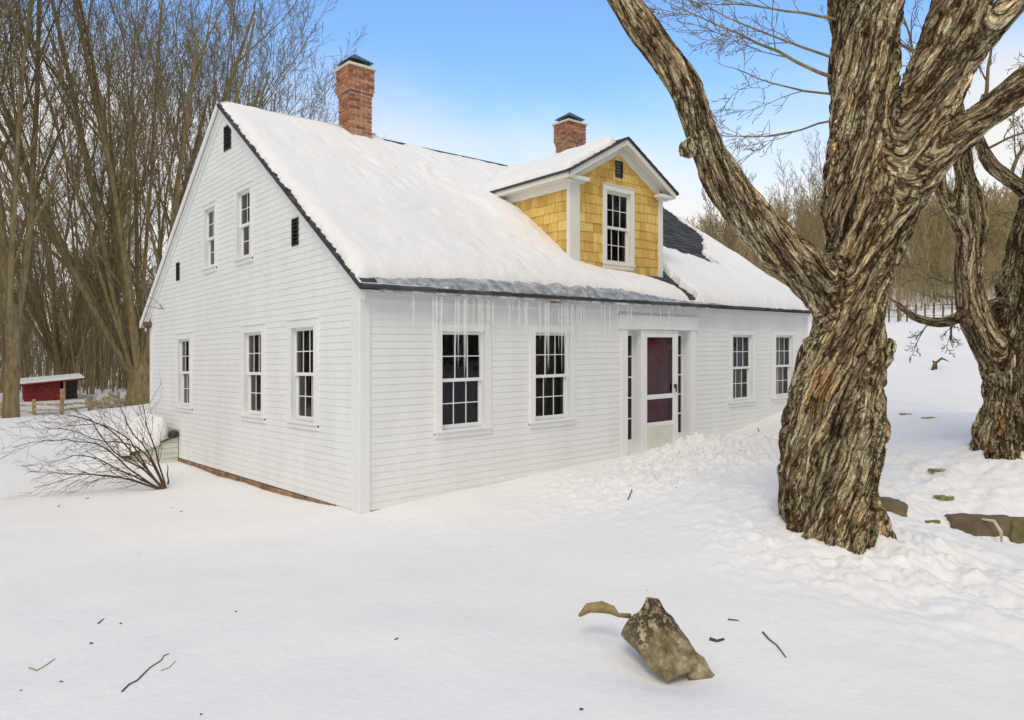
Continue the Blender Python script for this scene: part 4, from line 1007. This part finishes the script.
st = [(at(840, 80, D0 + .1), dirpx(-1, -.35, .35), 2.0, .020), (at(840, 60, D0 + .1), dirpx(-1, -.55, .3), 1.8, .015), (at(842, 95, D0 + .15), dirpx(-1, -.2, .5), 1.7, .013), (at(840, 20, D0 + .1), dirpx(-1, -.35, .2), 1.6, .015), (at(836, 120, D0 + .15), dirpx(-.9, -.05, .6), 1.5, .012),
      (at(850, -120, D0), dirpx(-1, -1.1, .3), 2.6, .06), (at(884, -260, D0), dirpx(.3, -1, .5), 2.6, .07), (at(880, -420, D0), dirpx(-.4, -1, -.2), 2.6, .08), (at(1010, -380, D0), dirpx(.3, -1, 0), 2.4, .07),
      (at(985, -100, D0), dirpx(1, -.6, .6), 2.4, .05), (at(1180, -210, D0 - .6), dirpx(1, -1, 0), 2.2, .05), (at(1220, -60, D0 - .7), dirpx(1, -.6, 0), 2.2, .06), (at(520, -170, D0 - .4), dirpx(-.8, -1, 0), 2.4, .07),
      (at(585, -60, D0 - .35), dirpx(-.2, -1, .7), 2., .05), (at(975, 50, D0 - .1), dirpx(.6, .15, 1), 1.2, .014), (at(940, -10, D0 + .1), dirpx(-.25, -1, .6), 1.6, .02), (at(1000, 100, D0 - .2), dirpx(.9, -.7, .8), 1.5, .018)]
sprays(main, st, M['twig'], 5)

# second old tree on the right
D1 = 10.4; P1 = at(1008, 443, D1)
tr2 = empty('old_maple', (P1[0], P1[1], gz(P1[0], P1[1]))); meta(tr2, 'second old maple by the right edge with a curved dark side stem', 'tree')
t2 = limb([(1012, 500, D1, 40), (1010, 450, D1, 33), (1013, 410, D1, 29), (1018, 350, D1, 26), (1029, 287, D1, 26), (1045, 210, D1, 24), (1060, 120, D1, 22), (1080, 0, D1, 18), (1110, -150, D1, 12)], .03, 8)
t2b = limb([(1010, 390, D1, 17), (993, 352, D1 - .05, 15), (976, 318, D1 - .1, 13), (969, 280, D1 - .1, 12), (973, 238, D1 - .1, 13), (970, 205, D1 - .05, 14), (966, 175, D1, 9), (958, 130, D1 + .05, 8), (952, 80, D1 + .1, 7.5), (955, 20, D1 + .1, 6.5), (945, -90, D1 + .1, 4)], .02, 9)
t2c = limb([(974, 245, D1 - .1, 8), (962, 226, D1 - .1, 7.5), (950, 205, D1, 6.5), (941, 188, D1, 6), (938, 165, D1 + .1, 5.5), (935, 140, D1 + .1, 5), (925, 100, D1 + .1, 4)], .02, 10)
t2d = limb([(1005, 300, D1, 5), (985, 307, D1 - .1, 5), (965, 315, D1 - .1, 5.2), (948, 321, D1 - .1, 5), (930, 322, D1 - .1, 4.2), (912, 316, D1 - .1, 3.4), (896, 303, D1 - .1, 2.2)], .03, 11)
t2e = limb([(1050, 215, D1, 9), (1030, 195, D1 - .1, 7.5), (1010, 180, D1 - .2, 6.5), (992, 165, D1 - .3, 6), (982, 145, D1 - .3, 5), (978, 125, D1 - .3, 3.6), (985, 95, D1 - .3, 2.5)], .03, 12)
l2 = [limb([(993, 480, D1, 16), (992, 444, D1, 13), (997, 410, D1, 12), (1000, 370, D1, 10)]), limb([(1005, 480, D1 - .4, 18), (1004, 448, D1 - .33, 14), (1008, 400, D1 - .2, 12)]), limb([(1040, 480, D1, 18), (1036, 445, D1, 14), (1034, 400, D1, 11)])]
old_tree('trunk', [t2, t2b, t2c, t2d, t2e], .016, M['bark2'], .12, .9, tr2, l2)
st = []
rg = np.random.RandomState(4)
for (px, py, dx, dy, L, r) in [(941, 180, -1, .2, 1.0, .02), (950, 205, -.8, .9, .9, .02), (938, 160, -.8, -.3, .9, .02), (900, 305, -1, -.6, 1.2, .02), (930, 322, -.3, .5, .5, .012), (955, 318, -.4, .4, .5, .012), (985, 100, .4, -1, 1.6, .03),
                               (985, 150, 1, -.5, 1.3, .02), (1010, 180, .2, -1, 1.6, .03), (958, 130, .8, -.9, 1.8, .03), (952, 80, -.7, -.9, 1.8, .03), (955, 20, .7, -1, 2., .03), (925, 100, -.4, -1, 1.8, .03), (1024, 300, -1, .0, 1.4, .016), (1020, 260, -1, .25, 1.5, .016),
                               (975, 280, -1, .35, 1.0, .014), (1080, 0, -.4, -1, 3, .08), (1060, 120, .8, -1, 3, .07), (945, -90, -.2, -1, 2.5, .05), (1110, -150, .4, -1, 3, .08), (978, 220, 1, -.3, 1.1, .014)]:
    st.append((at(px, py, D1), dirpx(dx, dy, rg.uniform(-.5, .5)), L, r))
sprays(tr2, st, M['twig'], 9, .0035)

# ------------------------------------------------------------------ background trees on the left
def place(px, D): p = at(px, 400, D); return (p[0], p[1], gz(p[0], p[1]) - .05)
BIG = dict(ELM); BIG.update(kids=[8, 8, 7, 5], n=[10, 8, 6, 4, 4])
o1 = build_tree(21, 20, .56, 19, dict(BIG, kids=[8, 7, 5, 4]), .50, .09, (.14, .30))
big1 = make_tree('bare_maple', place(140, 32), o1, M['twig'], 'big many stemmed bare tree with a stout brown base just left of the gable', 'tree')
o2 = build_tree(22, 17, .24, 3, BIG, .16, .22, (.5, .75))
big2 = make_tree('bare_maple', place(11, 26.5), o2, M['twig'], 'tall bare tree with a single trunk at the left edge before the red shed', 'tree')
o3 = build_tree(23, 17, .32, 8, BIG, .36, .12, (.18, .32))
big3 = make_tree('bare_maple', place(228, 38), o3, M['twig'], 'bare tree standing behind the gable peak with upright limbs', 'tree')
big4 = dup(big3, place(252, 44), 2.1, .80, 'bare tree rising behind the roof halfway to the tall chimney'); 
big5 = dup(big1, place(62, 46), 1.2, .8, 'broad bare tree behind the red shed with fanned upright stems')
big6 = dup(big2, place(-70, 24), 2.6, 1.0, 'bare tree leaning in beyond the left edge of the yard')
# woods: six models, many copies
WD = dict(ELM); WD.update(n=[9, 6, 5, 4], kids=[16, 7, 5], wob=[.03, .06, .09, .12], up=[.02, .09, .08, .06], taper=[.8, .9, .9, .8], **{'from': [.35, .15, .15]}, ang=[.55, .6, .65], rr=[.4, .5, .5], lr=[.32, .5, .5], rmin=.012)
models = []
rw = random.Random(8)
for k in range(6):
    o_ = build_tree(40 + k, 10.5 + 1.1 * k, .10 + .02 * (k % 3), 1 if k % 2 else 3, WD, .25, .06)
    models.append(o_)
wood_mesh = []
for k, o_ in enumerate(models):
    (tv, tf), (cv, cf) = tree_meshes(o_)
    v = np.vstack([tv, cv]); f = np.vstack([tf, cf + len(tv)])
    o = mesh_obj('woodland_tree', v, f, M['wood'], smooth=True); wood_mesh.append(o)
used = [False] * 6
def put_wood(px, D, sc, label, group):
    k = rw.randrange(6); o = wood_mesh[k]
    if used[k]: o = o.copy(); COL.objects.link(o)
    used[k] = True; o.location = place(px, D); o.rotation_euler = (0, 0, rw.uniform(0, 6.28)); o.scale = (sc, sc, sc * rw.uniform(.9, 1.15)); meta(o, label, 'tree', group)
    return o
for k in range(44):
    D = rw.uniform(46, 95); px = -180 + 520 * (k + rw.random()) / 44
    put_wood(px, D, rw.uniform(.8, 1.15), 'slender bare tree in the wood behind the red shed and gable', 'bare trees in the left wood')
for k in range(18):
    D = rw.uniform(46, 75); px = rw.uniform(690, 900)
    put_wood(px, D, rw.uniform(.7, 1.0), 'thin upright bare tree beyond the right end of the farmhouse', 'bare trees behind the right roof end')
for k in range(16):
    D = rw.uniform(55, 90); px = rw.uniform(880, 1150)
    put_wood(px, D, rw.uniform(.7, 1.0), 'bare tree on the lower hillside above the pasture', 'bare trees above the pasture')

# thickets and far woods : uncountable
def thicket(name, n, xr, Dr, hr, seed, mtl, dens, label, r=.035, kidn=9, az=None):
    rng = np.random.RandomState(seed); base = [[], [], [], []]
    protos = []
    prm = dict(n=[6, 4, 4], wob=[.06, .14, .18], up=[.03, .08, .05], taper=[.85, .9, .8], kids=[kidn, 5], **{'from': [.25, .15]}, ang=[.55, .6], rr=[.5, .55], lr=[.38, .5], rmin=.012 * dens)
    for q in range(8):
        out = [[], [], [], []]; grow(rng, np.zeros(3), np.array([rng.normal() * .1, rng.normal() * .1, 1]), 1 * 8., r * 3, 0, out, prm)
        a = tubes(out[0], 4); b = tubes(out[1] + out[2], 3); protos.append((np.vstack([a[0], b[0]]), np.vstack([a[1], b[1] + len(a[0])])))
    VV = []; FF = []; off = 0
    px = rng.uniform(*(xr or (0, 1)), size=n); D = rng.uniform(*Dr, size=n)
    if az: aa = YAW + np.radians(rng.uniform(*az, size=n)); ps = np.stack([CAM[0] + D * np.sin(aa), CAM[1] + D * np.cos(aa)], 1)
    else: ps = np.array([at(px[q], 400, D[q])[:2] for q in range(n)])
    zz_ = ground(ps[:, 0], ps[:, 1], True)
    for q in range(n):
        v, f = protos[q % 8]; a = rng.uniform(0, 6.28); s_ = rng.uniform(*hr) / 8; c_, s2 = math.cos(a), math.sin(a)
        w = np.stack([v[:, 0] * c_ - v[:, 1] * s2, v[:, 0] * s2 + v[:, 1] * c_, v[:, 2]], 1) * s_; w[:, 0] += ps[q, 0]; w[:, 1] += ps[q, 1]; w[:, 2] += zz_[q] - .1
        VV.append(w); FF.append(f + off); off += len(w)
    o = mesh_obj(name, np.vstack(VV), np.vstack(FF), mtl, smooth=True); meta(o, label, 'woods', kind='stuff'); return o
thicket('brush_thicket', 1500, (-300, 330), (41, 72), (1.5, 6), 71, M['brush'], 1.3, 'dense brown brush filling the wood behind the red shed')
thicket('far_woods', 360, (-500, 480), (85, 150), (7, 13), 72, M['wood'], 2.6, 'far bare woods closing the view on the left', .05, 14)
thicket('hillside_woods', 2200, (690, 1400), (60, 190), (4.5, 8.5), 73, M['brush'], 2.4, 'bare brown woods covering the hillside beyond the pasture', .03, 13)
thicket('side_woods', 520, None, (34, 62), (9, 15), 76, M['wood'], 2.2, 'bare woods ringing the yard to the left of the frame', .05, 14, (-115, -45))
thicket('side_woods', 700, None, (40, 72), (8, 13), 77, M['wood'], 2.2, 'bare woods ringing the yard to the right of the frame', .05, 14, (55, 190))
thicket('hillside_brush', 1100, (640, 1250), (57, 120), (1.8, 4.5), 79, M['brush'], 1.8, 'low tan brush at the foot of the wooded hillside', .03, 12)
thicket('pasture_brush', 650, (850, 1060), (55, 80), (1.5, 4), 80, M['brush'], 1.3, 'tan brush edging the top of the snowy pasture', .025, 12)
thicket('ridge_brush', 110, (655, 760), (42, 60), (3, 5), 74, M['brush'], 1.5, 'brown brush showing above the right slope of the roof')

# ------------------------------------------------------------------ shrub by the gable
sb_ = at(163, 490, 11.2); sh_o = empty('bare_shrub', (sb_[0], sb_[1], gz(sb_[0], sb_[1]))); meta(sh_o, 'leafless shrub with many thin stems sweeping left over the snow', 'shrub')
out = [[], [], [], []]; rng = np.random.RandomState(12)
stems = [[(163, 490), (140, 462), (110, 430), (84, 418), (45, 410)], [(160, 490), (128, 468), (100, 445), (55, 440), (12, 447)], [(161, 489), (120, 470), (85, 455), (50, 462)], [(162, 490), (120, 478), (80, 474), (36, 488)],
         [(165, 488), (150, 455), (128, 425), (118, 405)], [(166, 488), (156, 450), (146, 425), (143, 400)], [(162, 488), (142, 468), (112, 452), (90, 420), (70, 408)], [(161, 490), (132, 480), (96, 475), (30, 470)], [(164, 489), (148, 470), (130, 440), (95, 425), (62, 425)],
         [(168, 484), (168, 475), (167, 463)], [(164, 489), (152, 462), (135, 446), (105, 440), (75, 432), (38, 425)]]
prm = dict(n=[5, 5, 4], wob=[.12, .16, .2], up=[.02, .0, .0], taper=[.8, .8, .6], kids=[4, 3], **{'from': [.15, .2]}, ang=[.5, .6], rr=[.6, .6], lr=[.5, .5], rmin=.0022, lean=-RT * .06)
for k, s_ in enumerate(stems):
    Dk = 11.2 + rng.uniform(-.5, .5); A_ = []
    for q, (px, py) in enumerate(s_):
        f_ = q / (len(s_) - 1); A_.append([*at(px, py, 11.2 + (Dk - 11.2) * f_), .015 * (1 - .72 * f_)])
    A_ = resample(A_, .18); A_[:, :3] += .02 * rng.normal(size=(len(A_), 3)) * np.linspace(0, 1, len(A_))[:, None]; out[0].append((A_[:, :3], A_[:, 3]))
    if k == 9: continue
    for q in range(2, len(A_) - 1):
        for rep in range(2):
            d = A_[q + 1, :3] - A_[q, :3]; d /= np.linalg.norm(d); per = np.cross(d, rng.normal(size=3)); per /= np.linalg.norm(per)
            grow(rng, A_[q, :3], d * .85 + per * .55, rng.uniform(.3, .75), A_[q, 3] * .5, 1, out, dict(prm, n=[5, 5, 4], kids=[4, 4]))
allp = out[0]; a = tubes(allp, 6); b = tubes(out[1] + out[2] + out[3], 3)
# keep the twigs above the snow
for arr in (a[0], b[0]):
    g_z = ground(arr[:, 0], arr[:, 1]); lo = arr[:, 2] < g_z + .01; far = np.hypot(arr[:, 0] - sb_[0], arr[:, 1] - sb_[1]) > .35; arr[lo & far, 2] = g_z[lo & far] + .015
mesh_obj('stems', *a, M['shrub'], sh_o, smooth=True); mesh_obj('twigs', *b, M['shrub'], sh_o, smooth=True)

# ------------------------------------------------------------------ red shed, rail fence, birch pile
def local(px, D, rot=0): p = at(px, 400, D); return Vector((p[0], p[1], gz(p[0], p[1])))
sp = at(24, 408, 37); ep = at(81, 406, 38.5); ax_ = (ep - sp)[:2]; Ls = np.linalg.norm(ax_); an = math.atan2(ax_[1], ax_[0])
shed = empty('red_shed', (sp[0], sp[1], gz(sp[0], sp[1]) - .05)); shed.rotation_euler.z = an; shed.scale = (1, 1, .72); meta(shed, 'small red board shed with snow on its lean-to roof', 'shed')
def kid(mb, name, m_, par, bevel=0, **k):
    o = mb.obj(name, m_, None, bevel=bevel, **k); o.parent = par; return o
mb = MB(); Lm = Ls * .68; hf, hb = 1.25, 1.75
for q in range(int(Lm / .16)): x0 = q * .16; mb.box(x0, x0 + .152, rw.uniform(-.01, 0), .03, 0, hf + .10 * q * .16); 
mb.box(0, Ls, 1.9, 1.93, 0, 1.7); mb.box(0, .03, .03, 1.9, 0, 1.3); mb.box(Lm, Lm + .05, 0, 1.9, 0, 1.5)
kid(mb, 'board_wall', M['barn'], shed)
mb = MB(); mb.box(Lm + .05, Ls - .12, .5, .53, 0, 1.5)  # black sheet stands in for shade inside the bay; rails share its colour
for z_ in (.45, .9, 1.25): mb.box(Lm + .05, Ls - .12, .02, .05, z_, z_ + .07)
kid(mb, 'bay_shade_panel', M['black'], shed)
mb = MB(); mb.box(Ls - .10, Ls, -.03, .08, 0, 1.6); mb.box(Lm, Lm + .1, -.04, .06, 0, 1.5); kid(mb, 'post', M['plank'], shed)
mb = MB(); mb.hexa([(-.2, -.3, 1.22), (Ls + .2, -.3, 1.62), (Ls + .2, 2.1, 1.80), (-.2, 2.1, 1.45), (-.2, -.3, 1.30), (Ls + .2, -.3, 1.70), (Ls + .2, 2.1, 1.88), (-.2, 2.1, 1.53)]); kid(mb, 'roof', M['barn'], shed)
mb = MB(); mb.hexa([(-.18, -.28, 1.305), (Ls + .18, -.28, 1.705), (Ls + .18, 2.05, 1.885), (-.18, 2.05, 1.535), (-.14, -.24, 1.46), (Ls + .14, -.22, 1.84), (Ls + .14, 2.0, 2.05), (-.14, 2.0, 1.7)])
o = kid(mb, 'roof_snow', M['roof_snow'], shed, bevel=.05); o.name = 'snow_layer'
# rail fence
fn = empty('rail_fence', tuple(local(40, 31))); meta(fn, 'rough pale split rail fence in front of the red shed', 'fence')
pts = [at(x, 400, D) for x, D in ((-40, 30), (0, 31), (34, 31.5), (62, 31), (90, 32.5), (128, 34))]
posts = []
for p in pts:
    z0 = gz(p[0], p[1]); mb = MB(); h_ = rw.uniform(.55, .7) + (.45 if p is pts[3] else 0); mb.box(p[0] - .07, p[0] + .07, p[1] - .07, p[1] + .07, z0 - .3, z0 + h_); mb.obj('post', M['plank'], fn, bevel=.02); posts.append((p[0], p[1], z0))
for (a, b) in zip(posts[:-1], posts[1:]):
    for h_ in (.18, .42):
        mb = MB(); mb.tube([(a[0], a[1], a[2] + h_ + rw.uniform(-.05, .05)), ((a[0] + b[0]) / 2, (a[1] + b[1]) / 2, (a[2] + b[2]) / 2 + h_ + .03), (b[0], b[1], b[2] + h_ + rw.uniform(-.08, .08))], [.045, .055, .04], 6); mb.obj('rail', M['birch'], fn)
# cut logs
gp = 'split logs heaped beside the big bare tree'
proto = None
for k in range(46):
    px = rw.uniform(88, 130); D = rw.uniform(33.5, 35.5); p = at(px, 400, D); z0 = gz(p[0], p[1])
    if proto is None:
        mb = MB(); mb.tube([(-.22, 0, 0), (0, .01, .0), (.24, 0, .01)], [.085, .09, .08], 8); proto = mb.obj('cut_log', M['birch']); o = proto
    else: o = proto.copy(); COL.objects.link(o)
    o.location = (p[0], p[1], z0 + rw.uniform(.05, .55) * (1 - abs(px - 112) / 40)); o.rotation_euler = (rw.uniform(-.9, .9), rw.uniform(-1.2, 1.2), rw.uniform(0, 6.28)); s_ = rw.uniform(.6, 1.4); o.scale = (s_, s_ * .8, s_ * .8)
    meta(o, 'pale cut log in the heap left of the stout tree base', 'log', gp)

# ------------------------------------------------------------------ pasture fence on the right
pf = empty('wire_fence', tuple(local(930, 44))); meta(pf, 'thin wire and post fence crossing the snowy pasture', 'fence')
prev = None; wires = []
for k, px in enumerate(range(880, 1030, 9)):
    D = 45 + 1.5 * math.sin(k * .7); p = at(px, 330, D); z0 = gz(p[0], p[1]); mb = MB(); h_ = rw.uniform(.9, 1.2); mb.tube([(p[0], p[1], z0 - .2), (p[0] + .03, p[1], z0 + h_)], .05, 5); mb.obj('post', M['shrub'], pf)
    if prev is not None:
        for w_ in (.35, .75): wires.append((np.array([[prev[0], prev[1], prev[2] + w_], [p[0], p[1], z0 + w_]]), np.array([.014, .014])))
    prev = (p[0], p[1], z0)
mesh_obj('wire', *tubes(wires, 3), M['black'], pf)
p = at(951, 343, 34); z0 = gz(p[0], p[1]); mb = MB(); mb.tube([(p[0], p[1], z0 - .2), (p[0], p[1], z0 + .95)], .05, 6); mb.box(p[0] - .09, p[0] + .09, p[1] - .09, p[1] + .09, z0 + .95, z0 + 1.03)
meta(mb.obj('fence_post', M['black']), 'single dark post standing alone in the pasture below the fence', 'post')
p = at(935, 355, 26); z0 = gz(p[0], p[1]); mb = MB()
mb.tube([(p[0] - .25, p[1], z0), (p[0] + .0, p[1], z0 + .26), (p[0] + .12, p[1] + .1, z0 + .30)], [.05, .05, .04], 6); mb.tube([(p[0] + .1, p[1], z0 - .02), (p[0] + .12, p[1], z0 + .3)], .04, 6); mb.tube([(p[0] + .2, p[1], z0 + .28), (p[0] + 1.0, p[1] + .1, z0 + .42), (p[0] + 1.4, p[1], z0 + .30)], [.045, .04, .015], 6)
meta(mb.obj('fallen_branch', M['shrub']), 'broken fallen limb poking out of the pasture snow', 'branch')

# ------------------------------------------------------------------ stones edging the terrace, right of the old maple
def rock(name, c, size, seed, mtl, rotz=0., flat=.0, sub=4, amp=.18, tilt=(0, 0)):
    bm = bmesh.new(); bmesh.ops.create_cube(bm, size=1); bmesh.ops.subdivide_edges(bm, edges=bm.edges, cuts=14, use_grid_fill=True)
    co = np.array([v.co[:] for v in bm.verts]); n_ = co / (np.linalg.norm(co, axis=1)[:, None]); co = co * .72 + n_ * .5 * .28 * 1.2
    nz_ = fbm(co * 2.2 + seed * 5, 4); co += n_ * (amp * nz_)[:, None] * .5
    co *= np.array(size)
    for v, c_ in zip(bm.verts, co): v.co = c_
    me = bpy.data.meshes.new(name); bm.to_mesh(me); bm.free(); me.materials.append(mtl); me.polygons.foreach_set('use_smooth', np.ones(len(me.polygons), bool))
    o = bpy.data.objects.new(name, me); COL.objects.link(o); o.location = c; o.rotation_euler = (tilt[0], tilt[1], rotz); return o
wd = WALLP1 - WALLP0; wa = math.atan2(wd[1], wd[0])
def wst(px, py, D, size, seed, m_, label, tilt=(0, 0)): p = at(px, py, D); return meta(rock('edging_stone', tuple(p), size, seed, m_, wa, tilt=tilt), label, 'stone')
wst(887, 513, 8.05, (.34, .3, .30), 1, M['slab'], 'knobbly brown stone tight against the right side of the old maple', (0, .1))
wst(920, 525, 8.45, (.36, .3, .16), 2, M['moss'], 'low olive stone in the thawed gap right of the knobbly one')
wst(982, 531, 8.35, (.74, .22, .36), 3, M['slab'], 'long red brown edging stone facing the yard')
wst(1034, 536, 8.25, (.62, .22, .40), 4, M['moss'], 'olive edging stone cut off by the right edge of the frame')
wst(1021, 556, 7.6, (.18, .2, .16), 5, M['moss'], 'small dark stone below the olive edging stone'); wst(1026, 590, 6.6, (.16, .16, .14), 6, M['moss'], 'lowest small mossy stone at the right edge')
mb = MB(); a = at(990, 520, 8.2); b = at(1003, 545, 8.0); mb.tube([at(982, 519, 8.25), at(994, 521, 8.15), at(1001, 532, 8.08), at(1002, 546, 8.02)], [.012, .018, .02, .01], 6)
meta(mb.obj('root', M['birch']), 'pale root hanging over the joint of the edging stones', 'root')

for k, (px, py, sx, sy) in enumerate([(944, 497, .20, .09), (938, 470, .22, .08), (931, 418, .35, .10), (905, 414, .22, .08)]):
    lo, hi = 3., 30.
    for _ in range(40):
        mid = (lo + hi) / 2; p = at(px, py, mid)
        if p[2] > gz(p[0], p[1]): lo = mid
        else: hi = mid
    p = at(px, py, lo); lb = ['matted olive grass tuft thawed out left of the long edging stone', 'pale matted grass patch in the trampled snow before the second maple', 'longest dead grass strip along the snowy lane', 'small dead grass clump at the left end of the lane'][k]
    meta(rock('grass_patch', (p[0], p[1], gz(p[0], p[1]) - .01), (sx * .9, sy * 1.5, .045), 20 + k, M['drygrass'], -YAW, amp=.6), lb, 'grass patch')
# ------------------------------------------------------------------ fallen bark chunk in front
def m_lichen():
    m, t, b = mat('lichen_bark'); co = coords(t)
    n1 = noise(t, co, 9, 7, .7); base = ramp(t, n1.outputs[0], [(.3, (.10, .075, .035)), (.46, (.26, .20, .105)), (.58, (.42, .35, .215)), (.72, (.58, .52, .38))])
    n2 = noise(t, co, 26, 5, .7); f2 = ramp(t, n2.outputs[0], [(.44, (0, 0, 0)), (.51, (1, 1, 1))]); n3 = noise(t, co, 4, 3); f3 = ramp(t, n3.outputs[0], [(.44, (0, 0, 0)), (.52, (1, 1, 1))])
    sz = N(t, 'ShaderNodeSeparateXYZ'); t.links.new(co, sz.inputs[0]); ad = N(t, 'ShaderNodeMath', operation='MULTIPLY_ADD'); ad.inputs[1].default_value = .35
    t.links.new(n3.outputs[0], ad.inputs[0]); t.links.new(sz.outputs[2], ad.inputs[2]); f3 = ramp(t, ad.outputs[0], [(.34, (.3, .3, .3)), (.44, (1, 1, 1))])
    f = mixc(t, 1., f2.outputs[0], f3.outputs[0], 'MULTIPLY'); col = mixc(t, f, base.outputs[0], (.05, .038, .018))
    t.links.new(col, b.inputs['Base Color']); b.inputs['Roughness'].default_value = .9; b1 = bump(t, n1.outputs[0], .8, .02, b); bump(t, n2.outputs[0], .8, .01, b, b1); return m
ML = m_lichen()
def chunk(name, outline, D, thick, mtl, label, seed, lift=0, cat='bark'):
    """irregular solid block: outline in the view gives width/height at its real distance, own thickness"""
    P_ = np.array([at(x, y, D + dd) for x, y, dd in outline]); c_ = P_.mean(0)
    nrm = np.cross(P_[len(P_) // 3] - P_[0], P_[2 * len(P_) // 3] - P_[0]); nrm /= np.linalg.norm(nrm)
    if nrm @ (CAM - c_) < 0: nrm = -nrm
    rings = []; K = 12; res_ = 12
    fine = []
    for a in range(len(P_)):
        for q in range(res_): fine.append(P_[a] * (1 - q / res_) + P_[(a + 1) % len(P_)] * q / res_)
    fine = np.array(fine); n_ = len(fine); V_ = []
    prof = [(0.02, 1), (.3, .98), (.55, .93), (.78, .8), (.93, .6), (1.0, .35), (1.0, .12), (.99, -.15), (.93, -.5), (.8, -.8), (.5, -.95), (.02, -1)]
    for (s_, h_) in prof:
        r_ = c_ + (fine - c_) * s_ + nrm * thick * .5 * h_; V_.append(r_)
    V_ = np.array(V_).reshape(-1, 3); nn = fbm(V_ * 9 + seed, 4); V_ = V_ + nrm * (nn * .022)[:, None] + (V_ - c_) * (.10 * pnoise(V_ * 7 + seed + 4))[:, None]
    idx = np.arange(len(prof) * n_).reshape(len(prof), n_); F_ = np.stack([idx[:-1], np.roll(idx[:-1], -1, 1), np.roll(idx[1:], -1, 1), idx[1:]], -1).reshape(-1, 4)
    o = mesh_obj(name, V_, F_, mtl, smooth=True)
    bm = bmesh.new(); bm.from_mesh(o.data); bmesh.ops.recalc_face_normals(bm, faces=bm.faces); bm.to_mesh(o.data); bm.free()
    return meta(o, label, cat)
chunk('bark_slab', [(646, 601, .18), (657, 601, .2), (672, 620, .15), (686, 640, .08), (696, 655, .0), (692, 668, -.05), (680, 677, -.1), (668, 685, -.14), (655, 672, -.10), (638, 652, -.02), (622, 634, .08), (632, 615, .14)], 4.62, .16, ML, 'large lichen covered slab of fallen bark tilted in the foreground snow', 2)
chunk('bark_slab', [(692, 650, .02), (703, 658, .0), (711, 672, -.04), (716, 679, -.06), (706, 681, -.08), (690, 679, -.06), (684, 668, -.02)], 4.58, .09, ML, 'smaller dark bark piece touching the lower end of the big slab', 6)
MP = m_plain('tan_bark', (.27, .20, .085), .85, .4, 9, .6, .01)
mb = MB(); mb.tube([at(579, 616, 4.9), at(588, 608, 4.92), at(602, 607, 4.9), at(612, 610, 4.88), at(618, 615, 4.84), at(630, 616, 4.78)], [.010, .035, .042, .032, .014, .018], 8)
o = mb.obj('bark_strip', MP, smooth=True); meta(o, 'curled tan strip of bark left of the big slab', 'bark')
def twig(pts, r, label, m_=None, name='twig', grp=None):
    A_ = []
    for (px, py) in pts:     # drop each point onto the snow along its sight line
        lo, hi = 2., 30.
        for _ in range(40):
            mid = (lo + hi) / 2; p = at(px, py, mid)
            if p[2] > gz(p[0], p[1]): lo = mid
            else: hi = mid
        p = at(px, py, lo); p[2] += r * .6; A_.append(p)
    mb = MB(); mb.tube(A_, list(np.linspace(r, r * .5, len(A_))), 6); return meta(mb.obj(name, m_ or M['shrub']), label, 'twig', grp)
twig([(122, 692), (129, 685), (137, 681), (143, 675), (150, 668), (161, 661), (164, 656), (169, 654)], .0055, 'longest dark twig lying on the snow at lower left')
twig([(161, 671), (169, 668), (176, 661)], .004, 'thin short twig beside the longest one', M['brush'])
twig([(29, 668), (37, 671), (47, 665), (55, 659)], .005, 'bent grey twig near the left bottom corner', M['brush'])
twig([(763, 633), (769, 640), (777, 646), (786, 658)], .008, 'slim greenish twig right of the bark slab', M['moss'])
twig([(710, 640), (717, 642), (724, 640)], .013, 'dark chip of bark between slab and slim twig'); twig([(728, 620), (739, 621)], .007, 'tiny dark chip above the bark slab')
twig([(98, 624), (104, 619)], .006, 'short stub twig in the left foreground snow'); twig([(676, 488), (678, 478), (676, 470)], .008, 'small upright twig stuck in the snow bank before the door')
twig([(628, 500), (632, 490), (630, 486)], .008, 'crooked twig in the snow bank left of the door'); twig([(757, 440), (759, 432), (758, 428)], .010, 'dark twig sticking from snow below the right windows')
for k, (px, py) in enumerate([(86, 499), (58, 507), (170, 508), (180, 512), (90, 644), (20, 691), (60, 682), (200, 715), (120, 624), (235, 612), (395, 640), (580, 710)]):
    twig([(px, py), (px + rw.uniform(2, 4), py - rw.uniform(0, 2))], rw.uniform(.004, .008), 'tiny dark bark crumb on the open foreground snow', name='bark_crumb', grp='bark crumbs scattered on the snow')
# dry weed sprigs poking against the gable end
mb = MB(); q0 = (-.02, 8.1, 3.05)
for d in ((-.5, -.5, .25), (-.35, -.9, .1), (-.6, -.1, .05)): mb.tube([q0, (q0[0] + d[0] * .5, q0[1] + d[1] * .5, q0[2] + d[2] * .7), (q0[0] + d[0], q0[1] + d[1], q0[2] + d[2])], [.008, .006, .003], 4)
o = mb.obj('vine_sprig', M['twig']); meta(o, 'wispy dead vine sprig clinging high on the gable near its rear corner', 'vine')
